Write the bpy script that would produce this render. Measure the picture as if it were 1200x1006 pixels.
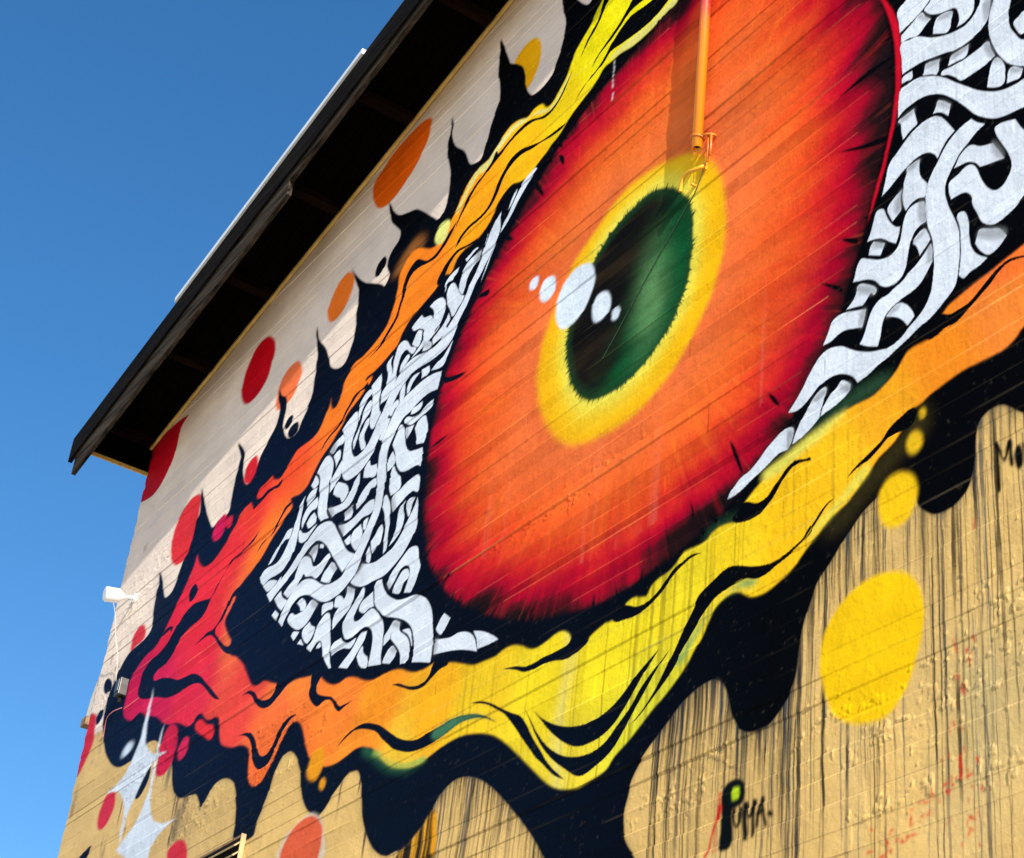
import bpy, bmesh, math, random
import numpy as np
from mathutils import Matrix, Vector

for o in list(bpy.data.objects):
    bpy.data.objects.remove(o)
scene = bpy.context.scene
C = scene.collection

# ------------------------------------------------------------------ camera, sky, sun, exposure
cam_data = bpy.data.cameras.new('camera')
cam_data.sensor_fit = 'HORIZONTAL'
cam_data.sensor_width = 36.0
cam_data.lens = 36.0 * 2211.54 / 1200.0
cam_data.clip_start = 0.05
cam_data.clip_end = 3000.0
cam = bpy.data.objects.new('camera', cam_data)
C.objects.link(cam)
EYE = Vector((0.0, -5.0776, 1.6))
# columns: right, up, backwards of the hand-held (slightly rolled) camera
right = Vector((0.54885087, 0.83023895, 0.09729345))
down = Vector((-0.39966094, 0.36285314, -0.84178901))
fwd = Vector((-0.73418925, 0.42313224, 0.53096634))
rot = Matrix((right, -down, -fwd)).transposed()
cam.matrix_world = Matrix.Translation(EYE) @ rot.to_4x4()
scene.camera = cam

SUN = Vector((4.3, -1.0, 2.55)).normalized()          # towards the sun: it rakes along the wall from the right
world = bpy.data.worlds.new('World')
scene.world = world
world.use_nodes = True
wn = world.node_tree
bg = wn.nodes['Background']
sky = wn.nodes.new('ShaderNodeTexSky')
sky.sky_type = 'NISHITA'
sky.sun_disc = False
sky.sun_elevation = math.asin(SUN.z)
sky.sun_rotation = math.atan2(SUN.x, SUN.y)
sky.air_density = 1.0
sky.dust_density = 1.6
sky.ozone_density = 2.5
sky.altitude = 100
hs = wn.nodes.new('ShaderNodeHueSaturation')      # deep polarised blue of the photograph, the same all round
hs.inputs['Saturation'].default_value = 1.32
hs.inputs['Value'].default_value = 0.97
wn.links.new(sky.outputs[0], hs.inputs['Color'])
wn.links.new(hs.outputs[0], bg.inputs[0])
bg.inputs[1].default_value = 0.12

sun_data = bpy.data.lights.new('sun', 'SUN')
sun_data.energy = 4.8
sun_data.angle = math.radians(0.53)
sun_data.color = (1.0, 0.94, 0.85)
sun = bpy.data.objects.new('sun', sun_data)
sun.rotation_euler = SUN.to_track_quat('Z', 'Y').to_euler()
sun.location = (10, -10, 30)
C.objects.link(sun)

scene.render.engine = 'CYCLES'
scene.view_settings.view_transform = 'Standard'
scene.view_settings.look = 'None'
scene.view_settings.gamma = 1.0
scene.view_settings.exposure = 0.75

# ------------------------------------------------------------------ helpers
def tag(o, label=None, cat=None, group=None, kind=None):
    if label: o['label'] = label
    if cat: o['category'] = cat
    if group: o['group'] = group
    if kind: o['kind'] = kind
    return o

def empty(name, loc=(0, 0, 0)):
    o = bpy.data.objects.new(name, None)
    C.objects.link(o)
    o.location = loc
    return o

def obj(name, bm, mat, parent=None, smooth=False):
    me = bpy.data.meshes.new(name)
    bm.normal_update()
    bm.to_mesh(me)
    bm.free()
    if smooth:
        me.polygons.foreach_set('use_smooth', [True] * len(me.polygons))
    me.materials.append(mat)
    o = bpy.data.objects.new(name, me)
    C.objects.link(o)
    if parent:
        o.parent = parent
        o.matrix_parent_inverse = Matrix.Translation(parent.location).inverted()
    return o

def add_hex(bm, p):
    """eight corners: 0-3 one end, 4-7 the other"""
    v = [bm.verts.new(q) for q in p]
    for f in ((3, 2, 1, 0), (4, 5, 6, 7), (0, 1, 5, 4), (1, 2, 6, 5), (2, 3, 7, 6), (3, 0, 4, 7)):
        bm.faces.new([v[i] for i in f])
    return v

def box(x0, x1, y0, y1, z0, z1, bevel=0.0):
    bm = bmesh.new()
    add_hex(bm, [(x0, y0, z0), (x1, y0, z0), (x1, y1, z0), (x0, y1, z0),
                 (x0, y0, z1), (x1, y0, z1), (x1, y1, z1), (x0, y1, z1)])
    bmesh.ops.recalc_face_normals(bm, faces=bm.faces)
    if bevel:
        bmesh.ops.bevel(bm, geom=list(bm.edges), offset=bevel, segments=2, affect='EDGES', profile=0.6)
    return bm

def add_tube(bm, pts, r, seg=12, caps=True):
    pts = [Vector(p) for p in pts]
    n = len(pts)
    rr = r if isinstance(r, (list, tuple)) else [r] * n
    rings = []
    ref = None
    for i, p in enumerate(pts):
        t = (pts[min(i + 1, n - 1)] - pts[max(i - 1, 0)]).normalized()
        if ref is None:
            ref = Vector((0, 0, 1)) if abs(t.z) < 0.9 else Vector((1, 0, 0))
        a = (ref - t * ref.dot(t)).normalized()
        ref = a
        b = t.cross(a)
        rings.append([bm.verts.new(p + (a * math.cos(2 * math.pi * k / seg) + b * math.sin(2 * math.pi * k / seg)) * rr[i]) for k in range(seg)])
    for i in range(n - 1):
        for k in range(seg):
            bm.faces.new((rings[i][k], rings[i][(k + 1) % seg], rings[i + 1][(k + 1) % seg], rings[i + 1][k]))
    if caps:
        bm.faces.new(rings[0][::-1])
        bm.faces.new(rings[-1])
    bmesh.ops.recalc_face_normals(bm, faces=bm.faces)

def tube(pts, r, seg=12, caps=True):
    bm = bmesh.new()
    add_tube(bm, pts, r, seg, caps)
    return bm

def smooth_path(pts, n=8):
    P = [Vector(p) for p in pts]
    out = []
    for i in range(len(P) - 1):
        a, b, c, d = P[max(i - 1, 0)], P[i], P[i + 1], P[min(i + 2, len(P) - 1)]
        for k in range(n):
            t = k / n
            out.append(0.5 * ((2 * b) + (c - a) * t + (2 * a - 5 * b + 4 * c - d) * t * t + (-a + 3 * b - 3 * c + d) * t ** 3))
    out.append(P[-1])
    return out

# ------------------------------------------------------------------ materials
def new_mat(name):
    m = bpy.data.materials.new(name)
    m.use_nodes = True
    nt = m.node_tree
    return m, nt, nt.nodes['Principled BSDF']

def plain(name, col, rough=0.6, spec=0.4, noise=0.15, scale=12.0, bump=0.0, metallic=0.0, stretch=(1, 1, 1), bscale=None):
    m, nt, p = new_mat(name)
    tc = nt.nodes.new('ShaderNodeTexCoord')
    mp = nt.nodes.new('ShaderNodeMapping')
    mp.inputs['Scale'].default_value = stretch
    nt.links.new(tc.outputs['Object'], mp.inputs['Vector'])
    nz = nt.nodes.new('ShaderNodeTexNoise')
    nz.inputs['Scale'].default_value = scale
    nz.inputs['Detail'].default_value = 6
    nt.links.new(mp.outputs[0], nz.inputs['Vector'])
    rp = nt.nodes.new('ShaderNodeValToRGB')
    rp.color_ramp.elements[0].position = 0.3
    rp.color_ramp.elements[1].position = 0.7
    rp.color_ramp.elements[0].color = tuple(c * (1 - noise) for c in col) + (1,)
    rp.color_ramp.elements[1].color = tuple(min(1, c * (1 + noise)) for c in col) + (1,)
    nt.links.new(nz.outputs['Fac'], rp.inputs['Fac'])
    nt.links.new(rp.outputs['Color'], p.inputs['Base Color'])
    p.inputs['Roughness'].default_value = rough
    p.inputs['Specular IOR Level'].default_value = spec
    p.inputs['Metallic'].default_value = metallic
    if bump:
        b = nt.nodes.new('ShaderNodeBump')
        b.inputs['Strength'].default_value = bump
        b.inputs['Distance'].default_value = 0.01
        src = nz
        if bscale:
            src = nt.nodes.new('ShaderNodeTexNoise')
            src.inputs['Scale'].default_value = bscale
            src.inputs['Detail'].default_value = 4
            nt.links.new(mp.outputs[0], src.inputs['Vector'])
        nt.links.new(src.outputs['Fac'], b.inputs['Height'])
        nt.links.new(b.outputs['Normal'], p.inputs['Normal'])
    return m

def painted_wall():
    """paint colour comes from the pigment laid on each bit of wall; grain, gloss and fine relief are procedural"""
    m, nt, p = new_mat('painted_concrete')
    at = nt.nodes.new('ShaderNodeAttribute')
    at.attribute_name = 'paint'
    tc = nt.nodes.new('ShaderNodeTexCoord')
    n1 = nt.nodes.new('ShaderNodeTexNoise')
    n1.inputs['Scale'].default_value = 48.0
    n1.inputs['Detail'].default_value = 7.0
    n1.inputs['Roughness'].default_value = 0.62
    nt.links.new(tc.outputs['Object'], n1.inputs['Vector'])
    n2 = nt.nodes.new('ShaderNodeTexNoise')
    n2.inputs['Scale'].default_value = 2.2
    n2.inputs['Detail'].default_value = 4.0
    nt.links.new(tc.outputs['Object'], n2.inputs['Vector'])
    mr = nt.nodes.new('ShaderNodeMapRange')
    mr.inputs['From Min'].default_value = 0.3
    mr.inputs['From Max'].default_value = 0.7
    mr.inputs['To Min'].default_value = 0.90
    mr.inputs['To Max'].default_value = 1.07
    nt.links.new(n2.outputs['Fac'], mr.inputs['Value'])
    mx = nt.nodes.new('ShaderNodeMix')
    mx.data_type = 'RGBA'
    mx.blend_type = 'MULTIPLY'
    mx.inputs['Factor'].default_value = 1.0
    nt.links.new(at.outputs['Color'], mx.inputs['A'])
    nt.links.new(mr.outputs['Result'], mx.inputs['B'])
    nt.links.new(mx.outputs['Result'], p.inputs['Base Color'])
    b = nt.nodes.new('ShaderNodeBump')
    b.inputs['Strength'].default_value = 0.55
    b.inputs['Distance'].default_value = 0.004
    nt.links.new(n1.outputs['Fac'], b.inputs['Height'])
    nt.links.new(b.outputs['Normal'], p.inputs['Normal'])
    p.inputs['Roughness'].default_value = 0.62
    p.inputs['Specular IOR Level'].default_value = 0.03
    return m

M_WALL = painted_wall()
M_CORE = plain('concrete_core', (0.42, 0.35, 0.22), 0.9, 0.2, 0.15, 3.0)
M_CREAM = plain('side_wall_paint', (0.55, 0.50, 0.43), 0.9, 0.2, 0.12, 2.0)
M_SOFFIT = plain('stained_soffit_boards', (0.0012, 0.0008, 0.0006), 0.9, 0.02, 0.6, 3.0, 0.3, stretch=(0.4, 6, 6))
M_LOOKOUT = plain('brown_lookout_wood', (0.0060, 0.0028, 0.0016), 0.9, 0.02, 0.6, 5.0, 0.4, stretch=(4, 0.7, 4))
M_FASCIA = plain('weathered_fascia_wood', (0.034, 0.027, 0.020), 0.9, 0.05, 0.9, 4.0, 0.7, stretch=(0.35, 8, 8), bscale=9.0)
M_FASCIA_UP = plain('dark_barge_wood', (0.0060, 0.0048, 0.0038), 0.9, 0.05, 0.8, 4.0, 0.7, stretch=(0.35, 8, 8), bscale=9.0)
M_TRIM = plain('ochre_trim_paint', (0.56, 0.36, 0.09), 0.7, 0.3, 0.25, 6.0, 0.1, stretch=(0.5, 4, 4))
M_FLASH = plain('pale_metal_flashing', (0.62, 0.66, 0.68), 0.45, 0.5, 0.08, 5.0)
M_ROOF = plain('roof_felt', (0.10, 0.10, 0.10), 0.95, 0.2, 0.3, 20.0)
M_WHITE = plain('white_enamel', (0.80, 0.81, 0.80), 0.4, 0.5, 0.04, 20.0)
M_METAL = plain('galvanised_metal', (0.09, 0.09, 0.09), 0.45, 0.5, 0.2, 15.0, metallic=0.6)
M_RUST = plain('rusty_box_metal', (0.22, 0.14, 0.07), 0.8, 0.3, 0.4, 20.0)
M_YELLOW = plain('yellow_painted_iron', (0.66, 0.34, 0.012), 0.4, 0.5, 0.12, 30.0, 0.1)
M_ORANGE = plain('orange_painted_iron', (0.58, 0.17, 0.015), 0.35, 0.5, 0.12, 30.0, 0.1)
M_SHADOW_LINE = plain('dark_green_shadow_line', (0.02, 0.05, 0.025), 0.6, 0.3, 0.2, 30.0)
M_DARK = plain('hollow_shade', (0.012, 0.011, 0.010), 0.9, 0.1, 0.3, 6.0)  # near-black base colour gives hollows their shade
M_SLAT = plain('tan_painted_slat', (0.40, 0.30, 0.15), 0.7, 0.3, 0.2, 12.0)
M_GROUND = plain('pale_concrete_yard', (0.50, 0.45, 0.37), 0.9, 0.2, 0.2, 0.6, 0.1)

def pipe_paint():
    m, nt, p = new_mat('orange_to_red_pipe_paint')
    tc = nt.nodes.new('ShaderNodeTexCoord')
    sp = nt.nodes.new('ShaderNodeSeparateXYZ')
    nt.links.new(tc.outputs['Object'], sp.inputs[0])
    nz = nt.nodes.new('ShaderNodeTexNoise')
    nz.inputs['Scale'].default_value = 9.0
    nt.links.new(tc.outputs['Object'], nz.inputs['Vector'])
    ad = nt.nodes.new('ShaderNodeMath')
    ad.operation = 'MULTIPLY_ADD'
    ad.inputs[1].default_value = 0.25
    nt.links.new(nz.outputs['Fac'], ad.inputs[0])
    nt.links.new(sp.outputs['Z'], ad.inputs[2])
    rp = nt.nodes.new('ShaderNodeValToRGB')
    e = rp.color_ramp.elements
    e[0].position = 0.02; e[0].color = (0.80, 0.42, 0.012, 1)
    e[1].position = 0.85; e[1].color = (0.50, 0.015, 0.035, 1)
    x = e.new(0.10); x.color = (0.80, 0.28, 0.008, 1)
    x = e.new(0.70); x.color = (0.74, 0.17, 0.010, 1)
    mr = nt.nodes.new('ShaderNodeMapRange')
    mr.inputs['From Min'].default_value = 0.0
    mr.inputs['From Max'].default_value = 1.6
    nt.links.new(ad.outputs[0], mr.inputs['Value'])
    nt.links.new(mr.outputs[0], rp.inputs['Fac'])
    nt.links.new(rp.outputs['Color'], p.inputs['Base Color'])
    p.inputs['Roughness'].default_value = 0.30
    p.inputs['Specular IOR Level'].default_value = 0.5
    return m
M_PIPE = pipe_paint()

# ------------------------------------------------------------------ the wall: form-board concrete, X along it, Z up, face at y = 0
RAKE_M = 0.193
def rake_z(x):
    """height where wall meets the soffit; the gable peaks out to the right"""
    return 11.758 + RAKE_M * (x + 12.5)
X_LEFT = -15.90
X_RIGHT = 4.0
Z_TAN = 7.96            # cream above, tan below

rng = np.random.default_rng(7)
NT = rng.random((256, 256))
def vnoise(x, y):
    x = np.asarray(x, float); y = np.asarray(y, float)
    xi = np.floor(x).astype(np.int64); yi = np.floor(y).astype(np.int64)
    fx = x - xi; fy = y - yi
    fx = fx * fx * (3 - 2 * fx); fy = fy * fy * (3 - 2 * fy)
    a = NT[yi & 255, xi & 255]; b = NT[yi & 255, (xi + 1) & 255]
    c = NT[(yi + 1) & 255, xi & 255]; d = NT[(yi + 1) & 255, (xi + 1) & 255]
    return (a + (b - a) * fx) * (1 - fy) + (c + (d - c) * fx) * fy
def fbm(x, y, o=3):
    s = 0; a = 0.5
    for k in range(o):
        s = s + a * vnoise(x * 2 ** k + 17.3 * k, y * 2 ** k + 9.1 * k); a *= 0.5
    return s / (1 - 0.5 ** o)

STRONG = [4.222, 4.991, 5.728, 5.86, 6.688, 7.15, 7.282, 7.335, 8.0, 8.33, 9.59, 10.75]
JZ = []
z = 1.0
jr = random.Random(5)
while z < 15.0:
    JZ.append(z); z += 0.117 + jr.uniform(-0.012, 0.012)
JZ = np.array(JZ)
for s in STRONG:
    JZ[np.argmin(np.abs(JZ - s))] = s
JZ.sort()
NB = len(JZ)
strong_k = np.array([np.min(np.abs(np.array(STRONG) - q)) < 1e-6 for q in JZ])
B_OFF = rng.uniform(-1, 1, (NB + 1, 16)); B_TILT = rng.uniform(-1, 1, NB + 1); B_SEG = rng.uniform(0, 2.4, NB + 1)
J_AMP = np.where(strong_k, 0.9, rng.uniform(0.0, 0.32, NB))
PATCH = []                                         # where old paint is blistered and flaking: x, z, half sizes
for x, zz, rx, rz in ((-5.60, 5.02, 0.42, 0.10), (-5.45, 4.86, 0.5, 0.07), (-4.62, 5.12, 0.30, 0.28), (-4.95, 4.95, 0.35, 0.22), (-5.35, 4.55, 0.35, 0.06),
                      (-4.75, 4.55, 0.5, 0.10), (-8.35, 7.12, 0.55, 0.06), (-7.6, 7.2, 0.4, 0.05), (-15.3, 9.2, 0.5, 0.5), (-15.6, 8.4, 0.25, 0.4), (-14.9, 9.45, 0.5, 0.15),
                      (-13.9, 7.2, 0.9, 0.3), (-11.6, 6.6, 0.6, 0.3), (-6.6, 5.05, 0.25, 0.15), (-6.9, 4.95, 0.3, 0.12), (-12.9, 6.5, 0.6, 0.25)):
    PATCH.append((x, zz, rx, rz))

def relief(GX, GZ):
    """metres towards the viewer"""
    xs = GX[0]; zs = GZ[:, 0]
    k = np.searchsorted(JZ, zs) - 1
    k = np.clip(k, 0, NB - 2)
    t = (zs - JZ[k]) / (JZ[k + 1] - JZ[k])
    seg = np.floor((xs[None, :] + 20 + B_SEG[k][:, None]) / 2.4).astype(int) % 16
    off = B_OFF[k][:, None][np.arange(len(zs))[:, None], 0, seg] if False else B_OFF[k[:, None], seg]
    h = off * 0.0019 * np.interp(xs, [-7.0, -6.0], [1.0, 0.45])[None, :] + (B_TILT[k] * (t - 0.5))[:, None] * 0.0088 * np.interp(xs, [-6.8, -5.6], [1.0, 0.5])[None, :]
    for kk in range(NB):
        d = np.abs(zs - JZ[kk])
        r = np.where(d < 0.016)[0]
        if len(r) == 0: continue
        w = np.clip(1 - d[r] / 0.011, 0, 1)
        n = fbm(xs * 1.7 + kk * 31.7, np.full_like(xs, kk * 3.3), 3)
        amp = J_AMP[kk] * 0.0036 * np.clip(n * 3.6 - 1.5, 0, 1.1) * np.interp(xs, [-7.0, -6.0], [1.0, 0.35]) - (0.0016 * np.clip(n * 6 - 4.1, 0, 1) if kk % 7 == 2 else 0)
        h[r] += w[:, None] * amp[None, :]
    h += 0.004 * (fbm(GX * 0.9, GZ * 0.9, 2) - 0.5)
    U = 0.8 * GX + 0.6 * GZ; W = 0.8 * GZ - 0.6 * GX
    h += 0.0026 * (fbm(U * 13, W * 15 + 40, 3) - 0.5) + 0.0010 * (vnoise(U * 47 + 3 * vnoise(GX * 20, GZ * 20), W * 51) - 0.5)
    rough = np.clip(fbm(GX * 0.8 + 55, GZ * 0.8 + 5, 2) * 3 - 1.4, 0, 1)
    h += rough * 0.0020 * (fbm(GX * 26 + 9, GZ * 26, 2) - 0.5)
    pm = np.zeros_like(h)
    for x, zz, rx, rz in PATCH:
        pm = np.maximum(pm, np.exp(-((GX - x) / rx) ** 2 - ((GZ - zz) / rz) ** 2))
    warp = 0.03 * vnoise(GX * 9, GZ * 9)
    n = vnoise((GX + warp) * 27 + 3, (GZ - warp) * 34) * 0.65 + 0.35 * vnoise(GX * 70, GZ * 80 + 5)
    lift = np.clip((n - (0.86 - 0.30 * pm)) * 16, 0, 1) * (pm > 0.05)
    h += lift * (0.0016 + 0.003 * vnoise(GX * 16 + 8, GZ * 16))
    return h

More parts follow.
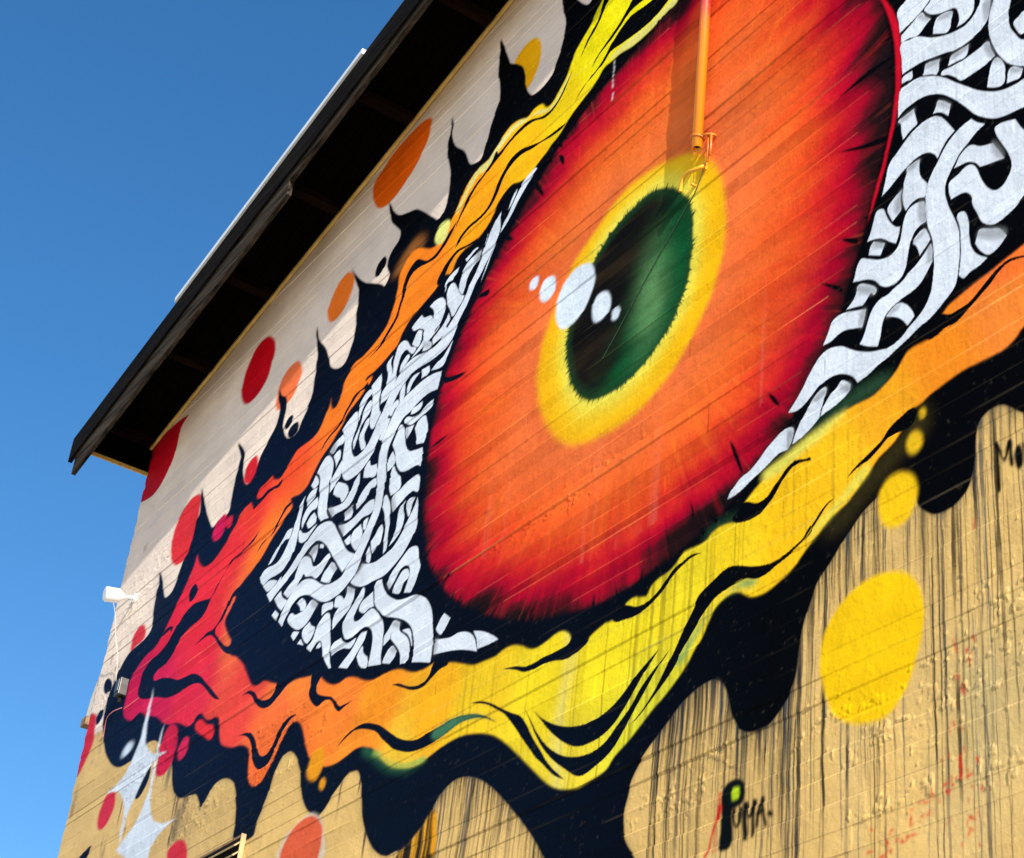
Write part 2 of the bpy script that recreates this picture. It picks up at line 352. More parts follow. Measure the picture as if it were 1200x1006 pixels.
# ------------------------------------------------------------------ the painting: shapes on the wall in units of 2 mm (x leftwards, z up)
SHAPES = """paint_spot|182,10,30|0|7534,5555 7595,5515 7602,5445 7604,5363 7637,5306 7682,5254 7762,5212 7866,5219 8012,5262 8154,5333 8248,5515 8073,5553 7856,5579
paint_spot|190,8,24|0.6|6655,5549 6589,5477 6572,5395 6601,5293 6676,5244 6785,5247 6853,5303 6885,5377 6883,5466 6820,5554 6732,5575
paint_spot|236,116,66|1|6266,5210 6226,5152 6234,5080 6277,5026 6337,5021 6412,5033 6447,5116 6440,5169 6383,5225 6310,5230
paint_spot|240,118,36|0.6|5897,5473 5857,5437 5841,5384 5860,5324 5905,5279 5974,5265 6026,5289 6059,5346 6057,5390 6029,5446 5980,5481 5930,5488
paint_spot|226,92,10|0.4|5360,5958 5348,5886 5369,5817 5415,5757 5486,5713 5574,5678 5658,5677 5723,5706 5776,5769 5819,5870 5793,5910 5677,5967 5471,5988
paint_spot|248,176,10|0.4|4561,5805 4520,5745 4510,5681 4527,5608 4560,5573 4587,5562 4637,5619 4704,5772 4659,5818 4613,5823
paint_spot|212,46,52|0.5|7196,4952 7119,4921 7091,4811 7084,4697 7119,4615 7214,4605 7285,4633 7348,4707 7370,4786 7354,4879 7292,4939
paint_spot|200,50,62|0.5|7519,4417 7467,4381 7449,4332 7479,4317 7544,4315 7591,4305 7612,4347 7604,4396 7567,4417
paint_spot|190,40,62|0.5|7983,4119 7872,4085 7845,4018 7832,3922 7865,3875 7945,3803 8068,3838 8098,4104
dark_backdrop|dark|0.6|7721,4197 7686,4253 7604,4302 7441,4317 7384,4351 7406,4436 7421,4544 7412,4585 7458,4668* 7388,4593 7332,4502 7291,4465 7222,4473 7192,4526 7163,4600 7125,4636 7105,4732 7105,4793 7101,4783 7080,4818 7107,4891 7138,4972* 7090,4901 7045,4838 6981,4750 6889,4655 6836,4672 6741,4665 6734,4730 6731,4806 6727,4882 6726,4951 6801,5056* 6698,4955 6677,4868 6647,4803 6582,4740 6531,4776 6511,4810 6469,4867 6410,4925 6379,4970 6373,5019 6414,5091 6441,5153* 6393,5098 6340,5059 6314,4999 6326,4953 6318,4906 6258,4823 6210,4797 6149,4793 6118,4836 6088,4880 6067,4928 6063,4985 6069,5073 6079,5104 6085,5159 6114,5235 6139,5284 6148,5333* 6106,5240 6030,5160 5965,5071 5922,5002 5844,4958 5789,4962 5754,5011 5744,5072 5759,5173 5769,5282 5792,5338 5899,5497* 5828,5411 5739,5327 5646,5268 5579,5226 5535,5188* 5515,5215 5510,5245 5526,5270 5546,5318 5525,5357 5472,5386 5469,5427 5490,5458 5566,5539 5596,5602 5636,5690* 5604,5643 5565,5587 5510,5536 5434,5502 5360,5473 5278,5405 5196,5329 5157,5297 5127,5303 5099,5344 5096,5419 5108,5512 5153,5620 5164,5689 5157,5737 5158,5783 5175,5840* 5148,5781 5146,5721 5106,5636 5018,5547 4979,5479 4953,5440 4906,5418 4869,5415 4853,5455 4837,5495 4827,5539 4816,5574 4802,5607 4784,5655 4794,5732 4825,5824 4829,5899 4846,6011* 4814,5951 4766,5853 4739,5802 4684,5757 4634,5703 4612,5644 4596,5581 4549,5506 4502,5489 4447,5492 4406,5512 4386,5555 4365,5598 4356,5651 4350,5723 4379,5805 4397,5872 4408,5969* 4323,5840 4281,5774 4230,5714 4197,5698 4169,5727 4148,5812* 3225,5917* 1691,4409* 1871,2864* 2243,3007* 2289,3023 2307,3037 2330,3059 2349,3072 2373,3077 2404,3070 2419,3054 2428,3028 2430,2990 2439,2947 2456,2912 2481,2894 2512,2886 2553,2890 2588,2916 2603,2936 2613,2964 2645,3004 2688,3023 2732,3011 2760,3001 2794,2984 2823,2960 2857,2934 2891,2903 2929,2874 2954,2830 2977,2786 2990,2735 2997,2698 3003,2662 3014,2636 3031,2608 3060,2584 3095,2565 3155,2567 3193,2585 3209,2605 3227,2636 3238,2670 3253,2706 3271,2731 3301,2748 3331,2751 3377,2744 3423,2729 3462,2707 3507,2678 3553,2647 3592,2613 3617,2579 3630,2538 3640,2501 3628,2426 3584,2370 3535,2286* 3902,2370* 3997,2483 4051,2543 4099,2589 4168,2650 4239,2709 4290,2748 4350,2785 4410,2812 4468,2826 4515,2826 4568,2809 4605,2782 4615,2764 4656,2732 4707,2704 4771,2683 4811,2688 4861,2686 4934,2720 5002,2783 5046,2850 5075,2928 5095,2983 5130,3033 5167,3045 5212,3043 5261,3016 5299,2991 5336,2960 5373,2947 5401,2960 5449,2982 5501,3028 5539,3087 5561,3142 5594,3195 5634,3238 5681,3264 5731,3260 5771,3227 5795,3183 5815,3132 5839,3088 5864,3050 5873,3003 6032,3030 6045,3097 6071,3181 6105,3250 6166,3296 6232,3318 6305,3318 6353,3291 6374,3270 6399,3243* 6433,3286 6470,3320 6538,3335 6622,3347 6707,3395 6755,3465 6803,3551 6919,3640 7027,3706 7114,3724 7158,3707 7222,3695 7309,3690 7415,3701 7526,3752 7634,3839 7710,3943 7760,4049 7760,4133
dark_drop|dark|0.6|5583,5368 5565,5338 5581,5308 5610,5291 5637,5302 5647,5325 5635,5357 5604,5369
dark_drop|dark|0.6|6239,4924 6224,4904 6245,4876 6275,4874 6291,4898 6270,4926
dark_drop|dark|0.6|6170,4857 6148,4826 6158,4797 6203,4798 6235,4825 6231,4857
dark_drop|dark|0.6|7761,4210 7751,4173 7797,4167 7837,4192 7852,4231 7833,4251
dark_drop|dark|0.6|7805,4089 7785,4053 7818,4022 7844,4034 7857,4076
dark_drop|dark|0.6|7033,3595 7022,3555 7042,3509 7086,3477 7122,3479 7135,3505 7111,3542 7076,3578
dark_drop|dark|0.6|7548,3380 7556,3345 7608,3320 7674,3336 7616,3367
|glow1|5|5321,5312 5241,5247 5287,5224 5363,5219 5408,5187 5468,5213 5438,5255 5381,5289
|glow2|8|2608,3194 2631,3150 2659,3136 2726,3103 2783,3065 2869,3020 2916,3003 2857,2979 2783,3019 2726,3049 2676,3071 2632,3096 2578,3111 2566,3156
|glow3|5|3149,3143 3201,3131 3262,3152 3344,3151 3373,3163 3346,3182 3291,3184 3209,3164
|glow3|5|2678,3314 2724,3294 2794,3293 2872,3289 2938,3272 2957,3266 2982,3283 2908,3312 2836,3330 2753,3337
|glow4|3.5|5119,3111 5027,3060 4947,3000 4841,2958 4756,2942 4707,2947 4754,2933 4827,2941 4942,2983 5034,3045
flame_ribbon|ribbon|0.3|7516,4129 7466,4179 7372,4213 7292,4218 7239,4241 7203,4278 7159,4336 7114,4395 7066,4443 7034,4490 7014,4524 7009,4573* 6968,4518 6893,4464 6812,4453 6753,4470 6698,4497 6651,4544 6607,4575 6616,4579 6572,4610 6503,4618* 6454,4572 6410,4582 6449,4624 6436,4651 6376,4657 6325,4668* 6291,4636 6238,4617 6200,4636 6163,4660 6116,4695 6041,4693 5968,4691 5919,4716 5889,4759 5864,4791 5869,4830* 5841,4764 5803,4753 5772,4791 5762,4850 5730,4883 5695,4906 5626,4903 5550,4919 5490,4944 5446,4977 5422,5038 5414,5107 5416,5166 5395,5212 5345,5251 5275,5230 5185,5173 5119,5158 5080,5175 5047,5221 5007,5262 4981,5312 4951,5343 4907,5364 4848,5368 4801,5370 4770,5391 4727,5412 4729,5422 4675,5443 4616,5432 4554,5402 4512,5414 4460,5400 4421,5358 4383,5356 4344,5385 4307,5424 4282,5471 4266,5509 4219,5547 4172,5586 4145,5624 4118,5653 4107,5695 4077,5832* 3364,5245* 3583,5294 3650,5285 3717,5276 3799,5262 3885,5264 3964,5284 4013,5285 4063,5286 4099,5258 4147,5237 4205,5215 4262,5185 4310,5155 4361,5142 4380,5132 4441,5109 4491,5087 4547,5096 4607,5122 4660,5109 4700,5078 4717,5050 4745,5020 4787,4998 4844,4993 4903,4997 4947,4984 4986,4943 5026,4958 5091,4924 5149,4909 5207,4894 5244,4891 5278,4878 5309,4847 5337,4807 5384,4792 5445,4777 5509,4770 5573,4763 5516,4750 5563,4715* 5607,4693 5680,4665 5727,4617 5790,4576 5862,4539 5904,4496 5947,4452 6000,4441 6084,4454 6068,4427 6058,4399 6108,4374 6168,4337 6193,4324 6251,4277 6327,4238 6396,4218 6451,4200 6486,4190 6462,4158* 6490,4122 6535,4077 6511,4038 6456,3980 6424,3939 6451,3930* 6400,3878 6344,3852 6262,3795 6212,3742 6241,3780 6189,3720 6130,3662 6080,3642 6024,3642 5934,3604 5893,3586 5857,3562 5822,3557 5741,3554 5657,3536 5602,3524* 5529,3493* 5481,3458 5423,3429 5371,3419 5324,3422 5259,3403 5192,3370 5130,3351 5061,3347 4993,3339 4934,3323 4873,3293 4816,3274 4827,3278 4774,3271 4722,3272* 4685,3242 4655,3243 4614,3238 4550,3213 4476,3182 4417,3174 4351,3168 4307,3174 4261,3172 4213,3155 4165,3128 4128,3118 4077,3121 4036,3128 3998,3125 3966,3106 3949,3084* 3931,3031* 3899,3038 3862,3056 3823,3068 3785,3074 3777,3071 3761,3071* 3745,3065 3700,3074 3699,3099* 3665,3104 3622,3090 3604,3088 3584,3111 3555,3120 3505,3126 3484,3137 3457,3157 3436,3158 3386,3153 3358,3157 3338,3168 3304,3172 3263,3164 3222,3150 3277,3169 3229,3153 3202,3151* 3208,3202* 3166,3224 3121,3238 3057,3249 3013,3256 2969,3262 2938,3272 2908,3282 2872,3289 2836,3294 2794,3293 2753,3289 2724,3294 2696,3304 2673,3316 2655,3331 2632,3353 2604,3357 2560,3353 2522,3352* 2519,3397* 2493,3412 2455,3420 2407,3429 2365,3433 2324,3440 2263,3449 2187,3463 2018,3502 1790,3558* 1826,3246* 2040,3254 2178,3256 2276,3237 2301,3220 2332,3209 2367,3209 2407,3212 2448,3215 2490,3213 2532,3207 2559,3203 2586,3193 2619,3191 2647,3183 2653,3149* 2675,3132 2698,3122 2726,3112 2754,3091 2788,3067 2829,3041 2869,3029 2898,3019 2928,2999 2957,2984 2987,2964 3005,2948 3035,2933 3071,2924 3108,2915 3146,2916 3178,2926 3212,2951* 3238,2960 3271,2958 3304,2947 3323,2930 3341,2904 3359,2878 3385,2854 3404,2833 3429,2814 3462,2792 3502,2768 3549,2746 3596,2719 3643,2692 3699,2667 3732,2638 3815,2627 3862,2625 3943,2646 4008,2681 4079,2737 4151,2795 4226,2855 4301,2904 4363,2930 4436,2951 4509,2963 4592,2961 4675,2948 4748,2941 4828,2957 4915,2989 4995,3041 5048,3085 5126,3116 5167,3122 5222,3117 5277,3110 5336,3112 5401,3127 5473,3166 5521,3199 5564,3255 5604,3318 5635,3353 5674,3374 5718,3372 5749,3349 5778,3319 5804,3281 5830,3244 5861,3221 5908,3201 5968,3218 6005,3261 6025,3313 6034,3355 6062,3390 6130,3420 6206,3433 6323,3484 6361,3541 6384,3598 6426,3625 6473,3629 6518,3643 6584,3689 6632,3689 6654,3667 6704,3671 6785,3707 6844,3729 6918,3745 7004,3782 7065,3821 7141,3852 7201,3867 7253,3899 7298,3917 7348,3909 7384,3906 7455,3936 7502,3973 7517,4039
|222,216,130|0.5|4883,5366 4812,5365 4770,5391 4722,5417 4661,5430 4603,5423 4542,5393 4496,5386 4449,5366 4413,5345 4371,5347 4332,5377 4295,5415 4280,5421 4301,5379 4339,5349 4379,5333 4423,5340 4470,5362 4518,5385 4575,5392 4633,5403 4688,5390 4741,5364 4784,5342 4840,5330
|226,214,120|0.6|4949,5333 4907,5363 4847,5366 4800,5365 4821,5350 4877,5337 4919,5306 4959,5265 5001,5233 5015,5242 4977,5293
|214,206,110|0.8|3650,5285 3717,5276 3799,5262 3885,5264 3964,5284 4014,5294 4036,5314 3968,5319 3880,5307 3803,5295 3748,5307 3694,5319
|120,160,90|3|3194,2980 3148,2958 3173,2949 3212,2962 3245,2967 3278,2966 3311,2954 3343,2928 3368,2905 3406,2866 3431,2838 3459,2838 3434,2867 3389,2907 3343,2938 3291,2966 3239,2979
|228,218,90|3|2932,3289 2872,3294 2836,3289 2883,3275 2932,3255 2969,3253 3025,3239 3088,3229 3140,3232 3141,3252 3057,3269 2982,3283
|225,215,80|3|2754,3102 2794,3070 2840,3049 2893,3025 2928,3008 2964,2995 2940,3022 2893,3044 2840,3072 2788,3104
|140,175,80|2|5046,3077 4978,3029 4899,2981 4815,2953 4748,2943 4687,2948 4765,2960 4832,2971 4903,2996 4966,3032
dark_streak|dark|0|6349,4419* 6375,4406 6431,4389 6506,4379 6585,4379 6623,4354 6658,4319 6692,4284 6731,4259 6821,4277 6914,4295 6995,4284 7051,4256 7104,4218 7144,4191 7240,4168 7325,4156 7367,4129 7382,4085 7379,4035 7338,3998 7270,3970 7149,3941 7023,3896 6912,3876 6811,3874 6725,3864 6647,3835 6534,3754 6471,3715 6425,3697* 6492,3747 6616,3836 6684,3884 6765,3920 6837,3932 6927,3947 7012,3982 7115,4017 7203,4034 7227,4066 7190,4082 7111,4083 7038,4114 6991,4162 6915,4183 6816,4187 6773,4203 6744,4232 6719,4271 6685,4305 6635,4342 6581,4369 6502,4370 6442,4378 6383,4385
dark_streak|dark|0|6943,4400 6917,4370 6919,4346 6953,4326 6987,4337 7001,4369 6994,4399 6967,4410
dark_streak|dark|0|7111,4253 7151,4274 7200,4273 7250,4245* 7174,4255 7143,4256 7121,4236*
dark_streak|dark|0|6814,4068* 6744,4078 6698,4085 6639,4080 6574,4114 6542,4153 6503,4193 6451,4200* 6446,4167 6484,4166 6520,4137 6559,4097 6619,4069 6562,4010 6493,3955 6416,3917 6351,3869* 6439,3899 6524,3955 6600,4023 6654,4056 6699,4068 6748,4068
dark_streak|dark|0|6209,3642* 6144,3642 6092,3618 6042,3577 5983,3552 5928,3551 5898,3582 5889,3613 5788,3573 5832,3547 5879,3528 5928,3514 5994,3524 6057,3561 6111,3610 6156,3635
dark_streak|dark|0|5603,3528 5602,3485 5604,3453 5564,3408 5518,3380 5471,3387 5417,3370 5381,3334 5343,3307 5303,3312 5252,3317* 5300,3320 5343,3325 5382,3356 5421,3384 5476,3405 5535,3434 5553,3469 5531,3501
dark_streak|dark|0|4630,3242 4679,3237 4726,3224 4775,3211 4842,3222 4902,3249 4979,3285* 4935,3274 4874,3245 4818,3228 4765,3226 4737,3242 4718,3272
dark_streak|dark|0|3944,3095 3961,3075 3994,3071 4036,3072 4078,3074 4130,3073 4173,3076 4230,3096 4295,3110* 4228,3085 4180,3062 4126,3053 4075,3052 4023,3044 3980,3032 3939,3031 3895,3037 3862,3056 3907,3092
dark_streak|dark|0|3756,3094 3726,3099 3698,3095 3647,3072 3602,3068 3559,3081 3524,3103 3490,3125 3455,3131 3420,3137 3377,3125* 3412,3129 3447,3123 3475,3114 3502,3100 3530,3080 3564,3064 3600,3052 3652,3046 3698,3053 3745,3063
dark_streak|dark|0|3208,3200 3161,3178 3125,3179 3100,3195 3075,3213 3050,3229 3018,3236 2981,3224 2965,3222* 2962,3212* 2993,3221 3024,3224 3049,3214 3074,3193 3099,3170 3124,3157 3149,3143 3189,3143 3229,3152 3257,3171 3237,3185
dark_streak|dark|0|2531,3405 2489,3386 2457,3385 2430,3387 2403,3400 2377,3414 2350,3427 2324,3433 2299,3433 2264,3420 2216,3400* 2217,3396* 2265,3416 2294,3425 2319,3426 2346,3415 2367,3401 2393,3390 2420,3377 2447,3363 2474,3354 2506,3357 2539,3351 2560,3353 2582,3384
dark_streak|dark|0|2608,3190 2658,3186 2691,3175 2714,3157 2743,3143 2777,3131 2811,3119 2832,3105* 2800,3116 2760,3121 2726,3135 2697,3150 2675,3151 2653,3149 2620,3150
dark_streak|dark|0|2875,3071* 2905,3065 2935,3045 2964,3021 2988,3005 2958,3028 2988,3006 3018,2996 3055,2987 3098,2985 3137,2993 3176,3006 3215,3024 3256,3038 3289,3036 3322,3025 3355,3014 3382,3000 3400,2973 3419,2947 3438,2925 3457,2898 3476,2872 3482,2865 3508,2835 3527,2814 3553,2789 3586,2763 3633,2736* 3613,2743 3572,2765 3538,2787 3512,2803 3485,2821 3453,2847 3441,2869 3415,2893 3389,2917 3364,2941 3338,2960 3312,2974 3279,2980 3240,2984 3200,2983 3155,2965 3116,2964 3079,2973 3042,2980 3012,2990 2982,3001 2952,3020 2982,2998 2958,3016 2928,3040 2902,3061
dark_streak|dark|0|6169,3466* 6118,3462 6054,3443 6013,3409 5973,3357 5931,3318 5881,3310 5837,3336 5811,3374 5779,3397 5731,3408 5676,3400* 5726,3394 5764,3373 5793,3343 5819,3305 5853,3270 5890,3261 5925,3264 5968,3290 6005,3333 6033,3388 6070,3429 6130,3458
dark_streak|dark|0|5314,3171* 5267,3191 5202,3204 5132,3198 5033,3161 4955,3114 4892,3075 4822,3045 4757,3031 4717,3033 4628,3034 4560,3036 4491,3026 4412,3004 4351,2975 4300,2944* 4370,2980 4449,3002 4516,3008 4581,2998 4648,2990 4717,2989 4801,3001 4881,3030 4917,3048 4996,3103 5050,3144 5126,3177 5199,3194 5254,3187
dark_streak|dark|0|4460,3055* 4401,3042 4340,3015 4280,2980 4221,2948 4173,2923 4142,2892 4110,2852 4079,2813 4048,2779 4019,2745 3972,2703 3923,2666* 3979,2695 4034,2740 4081,2778 4122,2820 4163,2863 4215,2915 4257,2954 4319,2994 4379,3027
dark_streak|dark|0|4112,2923* 4054,2878 3972,2833 3883,2805 3800,2799 3732,2810 3678,2833 3625,2867 3573,2893 3536,2910* 3581,2871 3632,2826 3683,2781 3736,2750 3804,2738 3875,2745 3939,2775 4008,2826 4067,2882
dark_streak|dark|0|4162,2951* 4105,2878 4042,2806 3973,2755 3908,2725 3823,2708 3755,2716 3702,2747 3649,2781 3599,2826 3537,2863 3488,2893* 3556,2837 3616,2781 3666,2729 3717,2687 3782,2664 3851,2655 3928,2698 3996,2747 4054,2802 4111,2880
dark_streak|dark|0|5589,4867* 5500,4885 5423,4941 5382,4983 5368,5057 5368,5106 5352,5146 5318,5168 5275,5174 5199,5125 5147,5117 5101,5130 5046,5163 4986,5191* 5030,5145 5089,5107 5130,5095 5195,5109 5263,5128 5314,5124 5337,5088 5348,5029 5367,4974 5405,4923 5485,4877
dark_streak|dark|0|4996,5157* 4973,5216 4935,5266 4882,5298 4827,5321 4784,5342 4755,5373 4740,5354 4673,5367 4596,5381 4527,5371 4456,5338 4410,5327 4378,5329 4339,5349 4302,5388 4268,5432* 4309,5364 4347,5331 4387,5314 4430,5316 4501,5349 4558,5360 4626,5361 4692,5347 4713,5337 4769,5324 4823,5302 4878,5280 4919,5248 4959,5207
dark_streak|dark|0|4980,5050* 4952,5090 4896,5108 4825,5105 4770,5118 4731,5156 4705,5197 4677,5234 4637,5259 4581,5261 4511,5238 4435,5207 4369,5194 4304,5186 4272,5180* 4302,5173 4367,5181 4433,5199 4495,5212 4553,5231 4609,5231 4654,5213 4684,5176 4713,5138 4755,5101 4814,5088 4885,5091 4937,5074
dark_streak|dark|0|5085,4953 5041,4999 5005,5020 4957,5031 4882,5010 4821,4997 4802,4997* 4819,4988 4877,4999 4944,5014 4986,4999 5017,4973 5050,4933
dark_streak|dark|0|4073,5626 4100,5588 4124,5549 4153,5522 4182,5503 4227,5451* 4193,5512 4167,5533 4137,5560 4117,5602 4102,5648
dark_streak|dark|0|3924,5501 3833,5509* 3731,5427 3856,5447 3924,5452 3971,5432 4027,5403 4094,5381 4146,5347* 4115,5380 4063,5409 4006,5435 3955,5468
dark_streak|dark|0|3804,5406 3852,5412 3921,5426 3969,5414 4015,5386 4060,5348 4088,5328 4155,5298 4230,5249* 4184,5287 4115,5300 4067,5321 4030,5341 3969,5331 3881,5316 3804,5304 3758,5315 3708,5331 3632,5348* 3701,5403*
dark_streak|dark|0|5874,4581* 5848,4611 5810,4630 5762,4642 5724,4658 5707,4690 5680,4711 5652,4732 5619,4735 5577,4734 5546,4743* 5544,4708 5573,4722 5607,4725 5638,4715 5667,4697 5691,4677 5713,4650 5750,4631 5798,4620 5837,4603
dark_streak|dark|0|6331,4302* 6309,4332 6275,4343 6219,4344 6183,4373 6156,4401 6129,4428 6095,4436 6061,4431 6072,4424 6107,4419 6133,4401 6160,4373 6196,4344 6255,4339 6298,4327
dark_streak|dark|0|6468,4573 6427,4597 6388,4595 6343,4606 6293,4599 6243,4592 6200,4604* 6227,4576 6278,4585 6327,4589 6372,4578 6409,4573
|60,110,80|1.5|4675,3023 4628,3034 4560,3036 4491,3026 4412,3004 4351,2975 4300,2944* 4370,2980 4449,3002 4516,3008 4581,2998 4638,2993
iris|iris|1.5|3613,5275 3762,5256 3918,5219 4080,5181 4267,5110 4400,5025 4553,4910 4728,4731 4866,4551 4945,4337 4953,4080 4918,3860 4828,3662 4656,3479 4425,3335 4181,3226 3993,3179 3802,3150 3633,3155 3451,3175 3286,3216 3152,3277 3044,3360 2951,3453 2859,3597 2782,3778 2719,3958 2670,4152 2667,4328 2707,4544 2797,4880 3044,5385 3375,5446
red_rim|200,12,38|0.4|2729,4628 2689,4530 2649,4433 2634,4316 2636,4194 2654,4096 2688,3981 2721,3896 2761,3812* 2732,3903 2698,3988 2667,4105 2654,4207 2655,4332 2673,4441 2706,4543 2752,4646
iris_halo|halo|3.4|3855,4626 3929,4603 4032,4549 4136,4482 4216,4366 4272,4248 4285,4120 4248,3993 4174,3872 4083,3783 4002,3740 3882,3714 3727,3709 3597,3752 3497,3818 3413,3911 3357,4029 3339,4150 3353,4285 3379,4376 3438,4470 3527,4551 3614,4586 3734,4618
pupil|pupil|0.8|3649,4495 3589,4451 3527,4373 3496,4289 3493,4191 3504,4072 3549,3976 3624,3905 3716,3862 3827,3848 3961,3875 4045,3946 4096,4036 4128,4150 4123,4224 4086,4293 4054,4355 4016,4424 3960,4471 3872,4509 3769,4525 3710,4522
pupil_highlight|214,226,236|0.7|4024,4422 3997,4356 4013,4297 4070,4240 4149,4238 4194,4283 4211,4351 4192,4421 4132,4456 4075,4452
pupil_highlight|214,226,236|0.7|3919,4255 3897,4216 3906,4172 3952,4160 3986,4183 3995,4232 3981,4268 3951,4271
pupil_highlight|214,226,236|0.7|3853,4162 3841,4142 3851,4120 3873,4122 3884,4140 3878,4162
pupil_highlight|214,226,236|0.7|4251,4506 4231,4472 4239,4431 4283,4420 4317,4447 4323,4484 4303,4517
pupil_highlight|214,226,236|0.7|4351,4563 4341,4541 4352,4518 4380,4522 4396,4543 4390,4567
lash_mark|dark|0.3|4656,3594* 4711,3564 4767,3536* 4722,3565
lash_mark|dark|0.3|3283,3420* 3262,3388 3238,3337 3221,3292* 3230,3302 3253,3348
lash_mark|dark|0.3|3131,3489* 3106,3464 3081,3423* 3109,3452
lash_mark|dark|0.3|4450,5033* 4411,4989 4367,4912* 4419,4975
lash_mark|dark|0.3|4296,5056* 4261,5014 4258,4983* 4285,5022
lash_mark|dark|0.3|4618,4908* 4585,4876 4542,4830* 4593,4863
lash_mark|dark|0.3|4964,4166* 4900,4173 4822,4167* 4887,4159
lash_mark|dark|0.3|4933,4446* 4841,4414 4756,4388* 4828,4399 4919,4427*
lash_mark|dark|0.3|2873,4119* 2777,4080 2689,4051 2689,4036 2777,4070
lash_mark|dark|0.3|2940,3731* 2853,3666 2853,3652*
lash_mark|dark|0.3|2862,3823* 2799,3788 2799,3774
lash_mark|dark|0.3|2869,4308* 2753,4320 2653,4304* 2753,4305
lash_mark|dark|0.3|4920,4429* 4834,4402 4758,4385* 4820,4390 4911,4418
lash_mark|dark|0.3|3439,3310* 3427,3282 3414,3245* 3421,3251
lash_mark|dark|0.3|4742,4708* 4671,4680 4740,4693
white_strand|white|0|2643,4452 2613,4466 2596,4481* 2514,4425* 2527,4402 2556,4385 2598,4373 2636,4367* 2640,4408
white_strand|white|0|2632,4356* 2615,4361 2586,4371 2556,4379 2541,4353 2523,4333* 2541,4325 2570,4310 2603,4324 2632,4330*
white_strand|white|0|2546,4383 2527,4394 2514,4417* 2375,4306* 2375,4271 2384,4243 2405,4233 2436,4235* 2428,4250 2429,4278 2438,4303 2461,4315 2493,4327 2520,4345 2538,4365
white_strand|white|0|2499,4320 2450,4302 2454,4274 2465,4244 2491,4257 2518,4276* 2514,4300
white_strand|white|0|2632,4326 2603,4318 2575,4309 2527,4270 2487,4245 2456,4231 2421,4222 2394,4224 2374,4236 2358,4258 2353,4289* 2316,4260* 2326,4214 2335,4186 2354,4171 2381,4161 2412,4159 2443,4165 2474,4180 2513,4194 2553,4208 2589,4215 2630,4218* 2631,4274
white_strand|white|0|2630,4206 2612,4208 2595,4206* 2596,4181 2614,4185 2633,4188*
white_strand|white|0|2545,4194 2497,4175* 2507,4132 2526,4144 2556,4160* 2551,4183
white_strand|white|0|2457,4156 2428,4154 2399,4151* 2408,4120 2437,4123 2470,4130* 2465,4147
white_strand|white|0|2495,4124 2460,4121 2414,4113 2368,4113 2337,4114 2329,4084 2317,4053* 2349,4047 2386,4048 2428,4053 2446,4075 2469,4101
white_strand|white|0|2329,4036 2312,4044 2289,4003 2289,3977 2297,3948 2324,3956 2347,3973* 2340,4000
white_strand|white|0|2272,3980 2235,3953* 2245,3931 2264,3935 2287,3942*
white_strand|white|0|2312,4233 2326,4206 2333,4166 2330,4122 2318,4076 2298,4032 2272,3992 2231,3957 2163,3922* 2158,4003* 2229,4039 2252,4075 2266,4111 2268,4153 2258,4191 2251,4220* 2301,4259*
white_strand|white|0|2254,4114 2239,4120 2220,4126 2178,4113* 2184,4033* 2225,4057 2235,4060 2248,4086
white_strand|white|0|2637,4172 2615,4173 2586,4170 2550,4154 2511,4127 2477,4095 2443,4056 2410,4020 2378,3986 2339,3954 2304,3933 2268,3922 2233,3918 2165,3905* 2172,3802* 2239,3834 2291,3847 2326,3861 2357,3884 2389,3917 2420,3963 2453,4009 2486,4047 2520,4074 2556,4091 2592,4096 2628,4094 2649,4084*
white_strand|white|0|2647,4073 2625,4075 2592,4077* 2587,4051 2579,4017* 2606,4011 2630,3998* 2636,4028 2638,4056
white_strand|white|0|2506,4043 2464,4001* 2475,3971* 2492,3992 2511,4007 2526,4013* 2516,4027
white_strand|white|0|2682,3954 2651,3974 2618,3993 2586,4005 2554,4009 2523,4002 2500,3985 2481,3956 2456,3911* 2480,3900 2499,3884 2515,3863* 2526,3884 2545,3901 2568,3910 2592,3910 2620,3903 2652,3891 2685,3875 2709,3867* 2696,3905
white_strand|white|0|2618,3901 2574,3900* 2577,3875 2574,3847 2551,3808* 2556,3790 2561,3772 2564,3774 2587,3783 2610,3780 2626,3770* 2634,3794 2637,3829 2635,3829 2631,3862 2621,3885
white_strand|white|0|2402,3912* 2383,3888 2358,3866* 2388,3859 2414,3845 2441,3831 2460,3812 2476,3794 2489,3775 2494,3747 2490,3720 2483,3693 2468,3653 2457,3616 2453,3580 2454,3538 2459,3501 2468,3464 2481,3446 2507,3431 2555,3409 2590,3403 2628,3391 2666,3382 2697,3373 2728,3367 2759,3358 2798,3354* 2810,3374 2830,3393 2862,3411 2895,3418 2932,3415 2903,3419 2935,3414 2959,3401 2984,3388 3016,3381 3052,3391* 3023,3413 2998,3436 2994,3441 2975,3465 2946,3491 2917,3505 2888,3503 2851,3487 2822,3463 2790,3440 2751,3419 2719,3408 2692,3400 2650,3406 2624,3421 2593,3434 2567,3452 2553,3473 2545,3495 2539,3528 2536,3563 2538,3601 2541,3637 2553,3678 2561,3732 2558,3765 2560,3764 2556,3790 2547,3813 2531,3834 2512,3857 2492,3879 2468,3896 2441,3907
white_strand|white|0|2689,3815 2669,3831 2637,3845* 2643,3818 2642,3785 2656,3774 2672,3765* 2682,3788
white_strand|white|0|2728,3830 2714,3830 2701,3820 2694,3799 2682,3771 2662,3743 2645,3732* 2651,3710 2661,3690* 2683,3709 2710,3735 2735,3748 2763,3756* 2751,3777 2738,3809
white_strand|white|0|2739,3743* 2699,3714* 2715,3685* 2757,3711* 2751,3731
